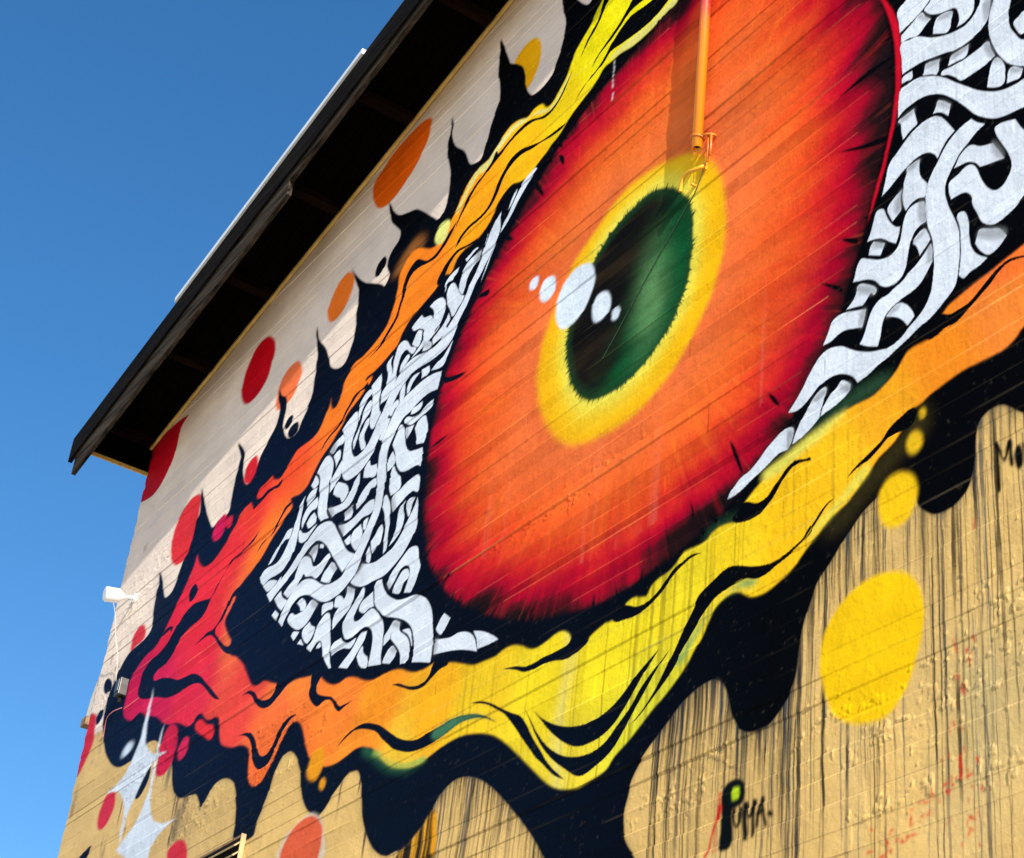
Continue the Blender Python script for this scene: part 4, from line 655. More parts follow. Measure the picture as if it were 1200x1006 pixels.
ANCHORS = np.array([(-14.741, 8.162, 190, 25, 75), (-14.36, 8.688, 215, 35, 62), (-13.232, 8.831, 225, 48, 55), (-12.888, 9.177, 228, 55, 45), (-12.333, 9.34, 235, 78, 40), (-11.752, 9.799, 246, 125, 35), (-11.053, 9.766, 246, 125, 30), (-10.345, 10.021, 246, 130, 30), (-9.655, 10.172, 252, 160, 20), (-9.005, 10.315, 248, 184, 20), (-8.61, 10.523, 232, 200, 20), (-8.236, 10.813, 232, 218, 14), (-7.859, 11.009, 232, 222, 20), (-14.281, 7.774, 200, 30, 78), (-13.415, 7.725, 215, 40, 68), (-12.496, 7.0, 230, 70, 60), (-12.054, 6.6, 235, 105, 50), (-11.635, 6.937, 238, 108, 52), (-10.655, 6.627, 245, 128, 45), (-10.15, 6.467, 246, 148, 32), (-9.443, 6.187, 242, 170, 25), (-8.832, 6.051, 236, 196, 32), (-8.113, 5.977, 236, 210, 32), (-7.47, 5.962, 234, 212, 32), (-6.9, 6.149, 233, 210, 36), (-6.491, 6.183, 240, 204, 30), (-6.105, 6.214, 247, 192, 22), (-5.741, 6.338, 249, 192, 26), (-5.393, 6.456, 251, 168, 30), (-5.06, 6.57, 252, 142, 30), (-4.639, 6.669, 252, 138, 52), (-4.629, 6.85, 252, 118, 48), (-11.49, 7.09, 240, 128, 50), (-12.249, 7.482, 226, 66, 60), (-8.381, 5.55, 232, 204, 40), (-7.894, 5.339, 230, 206, 52), (-7.196, 5.486, 224, 218, 50), (-10.303, 6.217, 246, 140, 40), (-9.708, 6.013, 236, 190, 50), (-11.456, 6.429, 238, 110, 42), (-13.38, 8.018, 220, 40, 60), (-12.7, 8.08, 236, 110, 60), (-13.619, 8.577, 222, 42, 58), (-12.441, 8.592, 244, 118, 40), (-9.584, 9.816, 250, 150, 24)])
PT = {'iris': (-7.544, 8.219), 'pupil': (-7.638, 8.379), 'pl0': (-7.312, 8.795), 'pl1': (-7.826, 7.903), 'pglow': (-7.366, 8.207)}

def srgb(c):
    c = np.asarray(c, float) / 255.0
    return np.where(c <= 0.04045, c / 12.92, ((c + 0.055) / 1.055) ** 2.4)
GAIN = 0.97

def spline(P, cor, n=5):
    """closed curve through P, sharp where cor"""
    m = len(P); out = []
    for i in range(m):
        a, b, c, d = P[i - 1], P[i], P[(i + 1) % m], P[(i + 2) % m]
        L = np.hypot(*(c - b))
        if L < 1e-9: continue
        t0 = (c - b) if cor[i] else (c - a)
        t1 = (c - b) if cor[(i + 1) % m] else (d - b)
        t0 = t0 / (np.hypot(*t0) + 1e-9) * L; t1 = t1 / (np.hypot(*t1) + 1e-9) * L
        s = np.arange(n)[:, None] / n
        out.append((2 * s ** 3 - 3 * s ** 2 + 1) * b + (s ** 3 - 2 * s ** 2 + s) * t0 + (-2 * s ** 3 + 3 * s ** 2) * c + (s ** 3 - s ** 2) * t1)
    return np.concatenate(out)

OPS = []
for ln in SHAPES.strip().split('\n'):
    part, col, soft, pts = ln.split('|')
    P = []; cor = []
    for tkn in pts.split():
        cor.append(tkn.endswith('*'))
        a, b = tkn.rstrip('*').split(',')
        P.append((-int(a) / 500.0, int(b) / 500.0))
    OPS.append([part, col if not col[0].isdigit() else tuple(int(v) for v in col.split(',')), float(soft), spline(np.array(P), cor)])

def coverage(poly, H, W, sub=4):
    """anti-aliased non-zero fill of poly (col, row); returns r0, c0, mask or None"""
    lo = poly.min(0); hi = poly.max(0)
    c0 = max(int(math.floor(lo[0])) - 1, 0); c1 = min(int(math.ceil(hi[0])) + 2, W)
    r0 = max(int(math.floor(lo[1])) - 1, 0); r1 = min(int(math.ceil(hi[1])) + 2, H)
    if c1 - c0 < 1 or r1 - r0 < 1: return None
    A = poly; Bp = np.roll(poly, -1, 0)
    y0 = A[:, 1]; y1 = Bp[:, 1]; dirn = np.where(y1 > y0, 1, -1)
    ylo = np.minimum(y0, y1); yhi = np.maximum(y0, y1)
    sl = (Bp[:, 0] - A[:, 0]) / np.where(np.abs(y1 - y0) < 1e-12, 1e-12, y1 - y0)
    m = np.zeros((r1 - r0, c1 - c0), np.float32)
    cc = np.arange(c0, c1) - 0.5
    for r in range(r0, r1):
        e0 = np.where((ylo < r + 0.5) & (yhi > r - 0.5))[0]
        if len(e0) == 0: continue
        for q in range(sub):
            y = r - 0.5 + (q + 0.5) / sub
            e = e0[(ylo[e0] <= y) & (yhi[e0] > y)]
            if len(e) == 0: continue
            xx = A[e, 0] + (y - y0[e]) * sl[e]
            o = np.argsort(xx); xx = xx[o]; wd = np.cumsum(dirn[e][o])
            st = None
            for j in range(len(xx)):
                if st is None and wd[j] != 0: st = xx[j]
                elif st is not None and wd[j] == 0:
                    m[r - r0] += np.clip(np.minimum(xx[j], cc + 1) - np.maximum(st, cc), 0, 1) / sub
                    st = None
    return r0, c0, np.clip(m, 0, 1)

def blur(m, r):
    """two box passes of fractional radius r cells"""
    k = int(math.ceil(r))
    w = np.ones(2 * k + 1); w[0] = w[-1] = max(1 - (k - r), 0.0); w /= w.sum()
    for _ in range(2):
        m = sum(w[i] * np.roll(m, i - k, 0) for i in range(2 * k + 1))
        m = sum(w[i] * np.roll(m, i - k, 1) for i in range(2 * k + 1))
    return m

def lerp(a, b, t):
    return a + (b - a) * t[..., None]

def ramp(t, stops):
    xs = [s[0] for s in stops]; cols = np.array([srgb(s[1]) for s in stops])
    return np.stack([np.interp(t, xs, cols[:, k]) for k in range(3)], -1)

def polar_edge(poly, c):
    d = poly - np.array(c); th = np.arctan2(d[:, 1], d[:, 0]); r = np.hypot(d[:, 0], d[:, 1])
    o = np.argsort(th); th = th[o]; r = r[o]
    return np.concatenate([th - 2 * np.pi, th, th + 2 * np.pi]), np.concatenate([r, r, r])
IRIS_POLY = next(o[3] for o in OPS if o[0] == 'iris')
PUPIL_POLY = next(o[3] for o in OPS if o[0] == 'pupil')
DARK_POLY = next(o[3] for o in OPS if o[0] == 'dark_backdrop')
IT, IR = polar_edge(IRIS_POLY, PT['iris'])
QT, QR = polar_edge(PUPIL_POLY, PT['pupil'])

def joint_wear(X, Z):
    k = np.clip(np.searchsorted(JZ, Z), 1, NB - 1)
    d1 = Z - JZ[k - 1]; d2 = JZ[k] - Z
    near = np.where(d1 < d2, k - 1, k); d = np.minimum(d1, d2)
    n = fbm(X * 2.3 + near * 13.7, near * 5.1 + 0 * X, 2)
    return np.clip(1 - d / 0.008, 0, 1) * np.clip(n * 3.2 - 1.5, 0, 1) * (0.25 + 0.75 * J_AMP[near])

def c_dark(X, Z):
    t = np.clip((-8.5 - X) / 4.5, 0, 1) * np.clip((11.0 - Z) / 2.0, 0, 1)  # navy fades to black near the top: eave shade put into the paint
    c = lerp(np.broadcast_to(srgb((2, 2, 3)), X.shape + (3,)), srgb((6, 21, 47)), t)
    low = np.clip((7.5 - Z) / 2.0, 0, 1) * np.clip((-6.2 - X) / 2.0, 0, 1)
    c = lerp(c, srgb((3, 13, 30)), 0.8 * low)
    w = joint_wear(X, Z) * np.clip(fbm(X * 0.6 + 7, Z * 0.7, 2) * 2.4 - 0.75, 0, 1)
    c = lerp(c, srgb((104, 92, 70)), 0.55 * w)
    sp = np.clip(fbm(X * 31 + Z * 11, Z * 34 - X * 9, 3) * 7 - 5.2, 0, 1)
    return lerp(c, srgb((70, 64, 52)), 0.35 * sp)

def c_ribbon(X, Z):
    w = np.zeros(X.shape); c = np.zeros(X.shape + (3,))
    A = np.array([srgb(a[2:5]) for a in ANCHORS])
    for a, col in zip(ANCHORS, A):
        d = 1.0 / ((X - a[0]) ** 2 + (Z - a[1]) ** 2 + 0.006) ** 2
        w += d; c += d[..., None] * col
    c /= w[..., None]
    n = fbm(X * 3.1, Z * 5.0 + 3, 3)
    c = c * (0.88 + 0.24 * n)[..., None]
    # thin vertical runs of dirty water down the yellow part
    run = np.clip(vnoise(X * 62, Z * 0.35) * 2.6 - 1.35, 0, 1) * np.clip(vnoise(X * 9 + 3, Z * 0.9) * 2.2 - 0.5, 0, 1)
    zone = np.clip((X + 9.9) / 1.6, 0, 1) * np.clip((-4.2 - X) / 2.2, 0.0, 1) * np.clip((9.0 - Z) / 0.6, 0, 1)
    c = lerp(c, srgb((120, 104, 26)), 0.62 * run * zone)
    pale = np.clip(1 - np.abs(X + 7.92 + 0.03 * np.sin(Z * 7)) / 0.10, 0, 1) * np.clip((7.0 - Z) / 0.5, 0, 1) * (0.4 + 0.6 * vnoise(X * 60, Z * 1.1))
    c = lerp(c, srgb((226, 216, 140)), 0.55 * pale)
    return lerp(c, srgb((250, 236, 150)), 0.35 * joint_wear(X, Z))

def c_iris(X, Z):
    dx = X - PT['iris'][0]; dz = Z - PT['iris'][1]
    th = np.arctan2(dz, dx); r = np.hypot(dx, dz)
    t = r / np.interp(th, IT, IR)
    s1 = vnoise(th * 17, r * 1.3) ; s2 = vnoise(th * 70 + 5, r * 2.2 + 9); s3 = fbm(X * 1.6 + 3, Z * 1.6, 3)
    s4 = fbm(X * 0.9 + 40, Z * 6.5, 3)
    te = t + 0.045 * (s1 - 0.5) * np.clip(t * 2 - 0.7, 0.2, 1) + 0.02 * (s2 - 0.5) + 0.11 * (s3 - 0.5) + 0.13 * (s4 - 0.5)
    side = np.clip((np.cos(th) * 0.8 + 0.3), 0, 1)
    te = te + 0.05 * side * (t > 0.4)
    c = ramp(te, [(0.0, (234, 112, 58)), (0.50, (234, 110, 54)), (0.66, (233, 96, 38)), (0.76, (222, 74, 30)), (0.84, (205, 40, 32)),
                  (0.90, (182, 12, 36)), (0.95, (156, 4, 36)), (0.98, (96, 14, 26)), (1.02, (34, 14, 14)), (1.1, (10, 8, 12))])
    hot = np.clip(vnoise(th * 34 + 11, r * 0.8) * 3 - 1.9, 0, 1) * np.clip((t - 0.45) * 4, 0, 1) * np.clip((0.86 - t) * 6, 0, 1)
    c = lerp(c, srgb((246, 130, 34)), 0.30 * hot)
    redstreak = np.clip(vnoise(th * 55 + 31, r * 0.6 + 4) * 3.4 - 2.35, 0, 1) * np.clip((t - 0.5) * 3, 0, 1)
    c = lerp(c, srgb((190, 24, 30)), 0.25 * redstreak)
    oc = np.clip(vnoise(th * 90 + 71, r * 0.9 + 14) * 4 - 3.2, 0, 1) * np.clip((t - 0.86) * 9, 0, 1)
    c = lerp(c, srgb((205, 84, 40)), 0.35 * oc)
    c = c * (0.90 + 0.20 * fbm(X * 19 + 6, Z * 27, 2))[..., None]
    blotch = np.clip(fbm(X * 1.1 + 60, Z * 1.5 + 12, 3) * 3 - 1.55, 0, 1) * np.clip((0.9 - t) * 4, 0, 1)
    c = lerp(c, srgb((246, 126, 40)), 0.4 * blotch)
    brown = np.clip(fbm(X * 1.3 + 21, Z * 7.0, 2) * 3 - 1.9, 0, 1) * np.clip((0.8 - t) * 3, 0, 1)
    c = lerp(c, srgb((190, 78, 26)), 0.5 * brown)
    kb = np.clip(np.searchsorted(JZ, Z), 0, NB)
    c = c * (1 + 0.13 * B_OFF[kb, 3] + 0.10 * (fbm(X * 0.7 + kb * 9.3, kb * 4.4 + 0 * X, 2) - 0.5))[..., None]
    hz = np.clip(vnoise(X * 22, Z * 0.8) * 3 - 2.1, 0, 1) * np.clip((8.0 - Z) / 1.0, 0, 1)
    c = lerp(c, srgb((220, 140, 120)), 0.25 * hz * (t < 0.85))
    return lerp(c, srgb((250, 170, 90)), 0.45 * joint_wear(X, Z) * (te < 0.97))

def c_halo(X, Z):
    dx = X - PT['pupil'][0]; dz = Z - PT['pupil'][1]
    th = np.arctan2(dz, dx); r = np.hypot(dx, dz)
    d = r / np.interp(th, QT, QR) + 0.05 * (fbm(X * 6, Z * 6, 2) - 0.5)
    c = ramp(d, [(0.9, (226, 224, 90)), (1.08, (234, 212, 66)), (1.19, (238, 194, 34)), (1.34, (240, 180, 16)), (1.9, (240, 168, 14))])
    side = np.clip(dx * 1.1, 0, 0.6)
    c = lerp(c, srgb((244, 184, 8)), side * np.clip((d - 1.1) * 4, 0, 1))
    return lerp(c, srgb((250, 230, 140)), 0.4 * joint_wear(X, Z))

def c_pupil(X, Z):
    a = np.array(PT['pl0']); b = np.array(PT['pl1'])
    n = np.array([-(b - a)[1], (b - a)[0]]); n = n / np.hypot(*n)
    if n[0] < 0: n = -n
    s = (X - a[0]) * n[0] + (Z - a[1]) * n[1]
    s = s + 0.10 * (fbm(X * 4, Z * 4, 2) - 0.5)
    s = s + 0.16 * (fbm(X * 2.2 + 9, Z * 3.4, 3) - 0.5)
    c = ramp(s, [(-0.16, (15, 13, 9)), (0.04, (18, 34, 18)), (0.22, (10, 68, 34)), (0.5, (6, 78, 40))])
    g = np.exp(-(((X - PT['pglow'][0]) / 0.15) ** 2 + ((Z - PT['pglow'][1]) / 0.34) ** 2))
    c = lerp(c, srgb((104, 156, 96)), 0.8 * g * (0.6 + 0.6 * fbm(X * 8, Z * 8, 2)))
    br = np.clip(fbm(X * 1.4, Z * 12, 3) * 3.2 - 1.45, 0, 1) * np.clip(0.25 - s * 3, 0, 1)
    c = lerp(c, srgb((80, 60, 32)), 0.2 * br)
    c = c * (0.55 + 0.9 * fbm(X * 3, Z * 13 + 4, 3))[..., None]
    dx = X - PT['pupil'][0]; dz = Z - PT['pupil'][1]
    e = np.hypot(dx, dz) / np.interp(np.arctan2(dz, dx), QT, QR)
    c = lerp(c, srgb((30, 66, 34)), 0.75 * np.clip((e - 0.86) * 8, 0, 1))
    return lerp(c, srgb((120, 110, 60)), 0.35 * joint_wear(X, Z))

def c_white(X, Z):
    n = fbm(X * 5, Z * 5, 3)
    c = np.broadcast_to(srgb((216, 225, 234)), X.shape + (3,)) * (0.93 + 0.12 * n)[..., None]
    run = np.clip(vnoise(X * 55 + 4, Z * 0.5) * 3 - 2.2, 0, 1) * np.clip((X + 6.5) / 1.0, 0, 1)
    return lerp(c, srgb((150, 152, 156)), 0.3 * run)

def c_star(X, Z):
    n = fbm(X * 7, Z * 9, 3)
    return np.broadcast_to(srgb((206, 217, 228)), X.shape + (3,)) * (0.84 + 0.26 * n)[..., None]

def c_bare(X, Z):
    edge = Z_TAN + 0.02 * np.sin(X * 9)
    cream = np.broadcast_to(srgb((230, 212, 195)), X.shape + (3,)) * (0.92 + 0.15 * fbm(X * 1.7, Z * 2.3, 3))[..., None]
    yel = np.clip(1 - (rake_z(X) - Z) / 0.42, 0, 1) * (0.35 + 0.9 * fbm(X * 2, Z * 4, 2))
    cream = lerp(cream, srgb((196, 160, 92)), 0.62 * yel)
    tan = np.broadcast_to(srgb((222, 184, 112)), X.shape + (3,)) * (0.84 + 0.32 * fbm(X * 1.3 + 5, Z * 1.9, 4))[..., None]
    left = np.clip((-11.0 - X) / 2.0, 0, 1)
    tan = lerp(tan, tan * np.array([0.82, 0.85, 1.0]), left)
    stain = np.clip(fbm(X * 1.1 + 30, Z * 0.5 + 8, 3) * 3.4 - 1.9, 0, 1) * np.clip((5.4 - Z) / 0.5, 0, 1) * np.clip((X + 7.5), 0, 1)
    tan = lerp(tan, srgb((164, 168, 134)), 0.5 * stain)
    t = np.clip((Z - edge) / 0.03 + 0.5, 0, 1)
    c = lerp(tan, cream, t)
    k = np.clip(np.searchsorted(JZ, Z), 1, NB - 1)
    d = np.minimum(Z - JZ[k - 1], JZ[k] - Z)
    crack = np.clip(1 - d / 0.006, 0, 1) * np.clip(fbm(X * 1.4 + k * 7.7, k * 2.9 + 0 * X, 2) * 5 - 3.3, 0, 1)
    c = lerp(c, srgb((96, 80, 58)), 0.6 * crack)
    # old dark runs and scuffs low on the left
    sc = np.clip(fbm(X * 5.0 + 3, Z * 1.7, 3) * 7 - 4.7, 0, 1) * np.clip((7.6 - Z) / 0.6, 0, 1) * np.clip((-12.4 - X), 0, 1)
    c = lerp(c, srgb((52, 54, 62)), 0.75 * sc)
    ag = np.clip(fbm(X * 9 + 13, Z * 9, 3) * 6 - 4.1, 0, 1) * np.clip((-15.2 - X) * 3, 0, 1)
    return lerp(c, srgb((150, 132, 108)), 0.6 * ag)

def c_mustard(X, Z):
    n = vnoise(X * 46, Z * 1.5) * 0.7 + 0.3 * vnoise(X * 90 + 5, Z * 4)
    return ramp(n, [(0.2, (30, 28, 26)), (0.45, (84, 62, 26)), (0.62, (190, 132, 26)), (0.85, (226, 168, 60))])

FUN = {'mustard': c_mustard, 'dark': c_dark, 'ribbon': c_ribbon, 'iris': c_iris, 'halo': c_halo, 'pupil': c_pupil, 'white': c_white, 'star': c_star}
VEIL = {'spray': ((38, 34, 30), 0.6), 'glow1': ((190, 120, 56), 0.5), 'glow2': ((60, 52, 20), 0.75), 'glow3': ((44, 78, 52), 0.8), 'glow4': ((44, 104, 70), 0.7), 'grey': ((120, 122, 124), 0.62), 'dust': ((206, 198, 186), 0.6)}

# drips that ran down from the dark paint
def lower_edge(x):
    P = DARK_POLY; Qp = np.roll(P, -1, 0)
    hit = (np.minimum(P[:, 0], Qp[:, 0]) <= x) & (np.maximum(P[:, 0], Qp[:, 0]) > x)
    if not hit.any(): return None
    a = P[hit]; b = Qp[hit]
    zz = a[:, 1] + (x - a[:, 0]) / (b[:, 0] - a[:, 0]) * (b[:, 1] - a[:, 1])
    zz = zz[zz > 3.6]
    return zz.min() if len(zz) else None
DRIPS = []
dr = random.Random(11)
for k in range(760):
    x = dr.uniform(-9.6, -4.0) if k < 560 else dr.uniform(-7.6, -6.0)
    ze = lower_edge(x)
    if ze is None: continue
    L = dr.choice([0.12, 0.25, 0.4, 0.7, 1.3, 2.4]) * dr.uniform(0.6, 1.3)
    if -7.9 < x < -6.1: L *= 0.55
    if x < -8.0: L *= 0.8
    DRIPS.append((x, ze + 0.03, L, dr.uniform(0.0016, 0.0058) * (1.0 if dr.random() < 0.88 else 2.0), dr.uniform(0.35, 0.95), dr.choice([(14, 14, 16), (24, 32, 44), (56, 66, 76), (40, 40, 40)]), dr.uniform(0, 100)))
for k in range(60):
    x = dr.uniform(-6.3, -4.0)
    DRIPS.append((x, (lower_edge(x) or 5.5) - dr.uniform(0, 0.6), dr.uniform(0.6, 2.2), dr.uniform(0.0016, 0.0042), dr.uniform(0.5, 0.95), dr.choice([(24, 26, 32), (70, 82, 88), (34, 36, 40)]), dr.uniform(0, 100)))
for k in range(14):
    x = dr.uniform(-10.9, -10.0) if k < 6 else dr.uniform(-14.6, -12.6)
    DRIPS.append((x, (lower_edge(x) or 6.5) + 0.02, dr.uniform(0.2, 0.7), dr.uniform(0.006, 0.014), 0.8, (30, 34, 46), dr.uniform(0, 100)))
for k in range(6):
    x = -10.33 + 0.05 * k + dr.uniform(-0.01, 0.01)
    DRIPS.append((dr.uniform(-9.35, -8.9), dr.uniform(6.55, 6.75), dr.uniform(0.1, 0.22), 0.006, 0.7, (70, 56, 20), dr.uniform(0, 100)))

class Zone:
    def __init__(s, xs, z0, dz, nrow):
        s.xs = xs; s.z0 = z0; s.dz = dz
        s.GX, s.GZ = np.meshgrid(xs, z0 + dz * np.arange(nrow))
        s.H, s.W = s.GX.shape
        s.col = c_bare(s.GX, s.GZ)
        s.lab = np.full((s.H, s.W), -1, np.int32)
    def to_grid(s, P):
        x = P[:, 0]; n = len(s.xs)
        c = np.interp(x, s.xs, np.arange(n))
        c = np.where(x < s.xs[0], (x - s.xs[0]) / (s.xs[1] - s.xs[0]), c)
        c = np.where(x > s.xs[-1], n - 1 + (x - s.xs[-1]) / (s.xs[-1] - s.xs[-2]), c)
        return np.stack([c, (P[:, 1] - s.z0) / s.dz], 1)
    def fill(s, poly, col, soft, lab):
        g = s.to_grid(poly)
        k = coverage(g, s.H, s.W)
        if k is None: return
        r0, c0, m = k
        if m.max() <= 0: return
        if soft > 0.05:
            p = int(math.ceil(soft)) * 2 + 1
            a0 = min(p, r0); b0 = min(p, c0); a1 = min(p, s.H - r0 - m.shape[0]); b1 = min(p, s.W - c0 - m.shape[1])
            m = np.pad(m, ((a0, p), (b0, p)) if False else ((a0, a1), (b0, b1)), mode='edge'); r0 -= a0; c0 -= b0
            mm = np.pad(m, p, mode='edge'); mm = blur(mm, soft); m = mm[p:-p, p:-p]
        sl = np.s_[r0:r0 + m.shape[0], c0:c0 + m.shape[1]]
        X = s.GX[sl]; Z = s.GZ[sl]
        w = m
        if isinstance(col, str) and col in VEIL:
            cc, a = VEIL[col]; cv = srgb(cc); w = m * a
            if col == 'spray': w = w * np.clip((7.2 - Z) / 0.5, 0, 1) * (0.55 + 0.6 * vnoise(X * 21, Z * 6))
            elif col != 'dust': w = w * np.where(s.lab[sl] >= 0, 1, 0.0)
        elif isinstance(col, str):
            q = m > 0.002
            cv = np.zeros(m.shape + (3,)); cv[q] = FUN[col](X[q], Z[q])
        else:
            n = fbm(X * 4.3, Z * 6.1, 3)
            cv = srgb(col) * (0.90 + 0.20 * n)[..., None]
            cv = lerp(cv, np.minimum(cv * 1.5 + 0.05, 1), 0.35 * joint_wear(X, Z))
            if lab is not None and soft >= 1.9: w = np.clip(m * 1.1 - 0.25 * (1 - m) * n, 0, 1)
        if col == 'dark': w = np.clip(w * 1.9, 0, 1)
        if col == 'white': w = np.clip(w * 1.5 - 0.5, 0, 1)
        s.col[sl] = lerp(s.col[sl], cv, w)
        if lab is not None:
            L = s.lab[sl]; L[m > 0.5] = lab
    def drips(s):
        ze = np.array([lower_edge(x) or -99 for x in s.xs])
        q = np.where((ze > 0) & (s.xs > -9.7))[0]
        c0, c1 = q[0], q[-1] + 1
        X = s.GX[:, c0:c1]; Z = s.GZ[:, c0:c1]
        d = np.clip(ze[None, c0:c1] + 0.02 - Z, 0, None)
        strong = np.interp(s.xs[c0:c1], [-9.7, -9.2, -8.2, -7.7, -6.2, -5.8, -4.9, -4.2], [0.2, 0.75, 0.6, 1.0, 1.0, 0.55, 0.5, 0.35])[None, :]
        reach = (0.10 + 0.85 * vnoise(X * 31 + 2, 0 * Z + 5) ** 1.5) * strong
        wob = X + 0.010 * (vnoise(Z * 3, X * 0.5) - 0.5)
        line = np.clip(vnoise(wob * 64, Z * 0.5) * 3.4 - 1.45, 0, 1) * (0.4 + 0.8 * vnoise(wob * 40, Z * 5))
        a = line * np.clip(1.25 - d / reach, 0, 1) * strong * (s.lab[:, c0:c1] < 0) * (d > 0)
        s.col[:, c0:c1] = lerp(s.col[:, c0:c1], srgb((34, 34, 40)), np.clip(a, 0, 0.9))
        soot = np.exp(-d / 0.10) * (0.3 + 0.5 * vnoise(X * 3, Z * 3)) * (s.lab[:, c0:c1] < 0) * (d > 0) * strong
        s.col[:, c0:c1] = lerp(s.col[:, c0:c1], srgb((60, 54, 44)), 0.7 * soot)
        for x, ze, L, wd, al, cc, ph in DRIPS:
            if x < s.xs[0] - 0.05 or x > s.xs[-1] + 0.05: continue
            r1 = min(int((ze - s.z0) / s.dz), s.H - 1); r0 = max(int((ze - L - s.z0) / s.dz), 0)
            if r1 <= r0: continue
            c0 = max(np.searchsorted(s.xs, x - 0.05), 0); c1 = np.searchsorted(s.xs, x + 0.05)
            if c1 - c0 < 1: continue
            X = s.GX[r0:r1, c0:c1]; Z = s.GZ[r0:r1, c0:c1]
            cx = x + 0.012 * (vnoise(Z * 2.5 + ph, 0 * Z + ph) - 0.5) + 0.006 * (vnoise(Z * 9 + ph, 0 * Z + 3) - 0.5)
            w = wd * (0.55 + 0.9 * vnoise(Z * 6 + ph, 0 * Z + 7.7))
            f = np.clip((Z - (ze - L)) / 0.12, 0, 1) * np.clip(1.7 * vnoise(Z * 2.2 + ph * 2, 0 * Z + 1.1) * (0.5 + vnoise(Z * 11 + ph, 0 * Z + 4.1)), 0.12, 1)
            cell = (s.xs[min(c0 + 1, s.W - 1)] - s.xs[min(c0 + 1, s.W - 1) - 1])
            a = np.clip((w + cell * 0.5 - np.abs(X - cx)) / cell, 0, 1) * np.clip(f, 0, 1) * al
            a = a * (s.lab[r0:r1, c0:c1] < 0)
            s.col[r0:r1, c0:c1] = lerp(s.col[r0:r1, c0:c1], srgb(cc), a)

def fringe(poly, n, lo, hi, seed, inward=False):
    """short hairs round an edge"""
    r = random.Random(seed); out = []
    c = poly.mean(0)
    seg = np.hypot(*(np.roll(poly, -1, 0) - poly).T); cum = np.concatenate([[0], np.cumsum(seg)])
    for k in range(n):
        q = r.random() * cum[-1]; i = min(np.searchsorted(cum, q) - 1, len(poly) - 1); i = max(i, 0)
        p = poly[i] + (poly[(i + 1) % len(poly)] - poly[i]) * (q - cum[i]) / max(seg[i], 1e-6)
        d = (p - c) / np.hypot(*(p - c))
        a = r.uniform(-0.5, 0.5); d = np.array([d[0] * math.cos(a) - d[1] * math.sin(a), d[0] * math.sin(a) + d[1] * math.cos(a)])
        if inward: d = -d
        L = r.uniform(lo, hi); w = r.uniform(0.006, 0.012); nn = np.array([-d[1], d[0]]) * w
        out.append(np.array([p - d * 0.03 + nn, p + d * L, p - d * 0.03 - nn]))
    return out

# pixels of wall per metre shrink with distance, so the mesh that carries the paint is finer on the near side
def columns(x0, x1, f):
    xs = [x0]
    while xs[-1] < x1:
        xs.append(xs[-1] + f * np.interp(xs[-1], [-15.9, -13.3, -8.8, -6.4, -4.6], [0.0188, 0.0138, 0.0093, 0.0065, 0.0052]))
    xs = np.array(xs)
    return x0 + (xs - x0) * (x1 - x0) / (xs[-1] - x0)
FINE = 0.90
GRID_DZ = 0.0058
ZN = [Zone(columns(X_LEFT, -3.95, FINE), 3.7, GRID_DZ, int((12.65 - 3.7) / GRID_DZ))]

PARTS = []           # part name for each label
KEEP = {}
for part, col, soft, poly in OPS:
    lab = None
    if part:
        if part in ('tag_lettering', 'red_stroke', 'lash_mark', 'dark_streak', 'white_strand', 'paint_spot', 'dark_drop', 'paint_star', 'pupil_highlight') or part not in KEEP:
            PARTS.append(part); KEEP[part] = len(PARTS) - 1
        lab = KEEP[part]
    for zn in ZN:
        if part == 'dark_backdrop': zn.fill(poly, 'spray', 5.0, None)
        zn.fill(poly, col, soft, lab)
        if part == 'dark_backdrop': zn.drips()
        if part == 'pupil':
            for h in fringe(poly, 190, 0.015, 0.05, 3): zn.fill(h, 'pupil', 0, lab)
        if part == 'iris':
            for h in fringe(poly, 80, 0.02, 0.08, 8, True): zn.fill(h, 'dark', 0.3, None)
# red spatter low on the right
sr = random.Random(21)
for k in range(95):
    PARTS.append('red_splash'); LSP = len(PARTS) - 1
    u = sr.random()
    if k < 45: x = -4.98 + sr.gauss(0, 0.05) - 0.02 * u; zz = 5.15 - 1.0 * u
    else: x = -5.55 + 0.62 * u + sr.gauss(0, 0.02); zz = 4.33 + 0.24 * u + sr.gauss(0, 0.05)
    L = sr.uniform(0.006, 0.045); w = sr.uniform(0.003, 0.010); a = sr.gauss(0.25, 0.35)
    d = np.array([math.sin(a), -math.cos(a)]) if k < 60 else np.array([math.cos(a), math.sin(a) * 0.5])
    n = np.array([-d[1], d[0]]) * w; p = np.array([x, zz])
    for zn in ZN: zn.fill(np.array([p - d * L * 0.3, p + n, p + d * L, p - n * 0.8]), (206, 44, 24), 0.3, LSP)

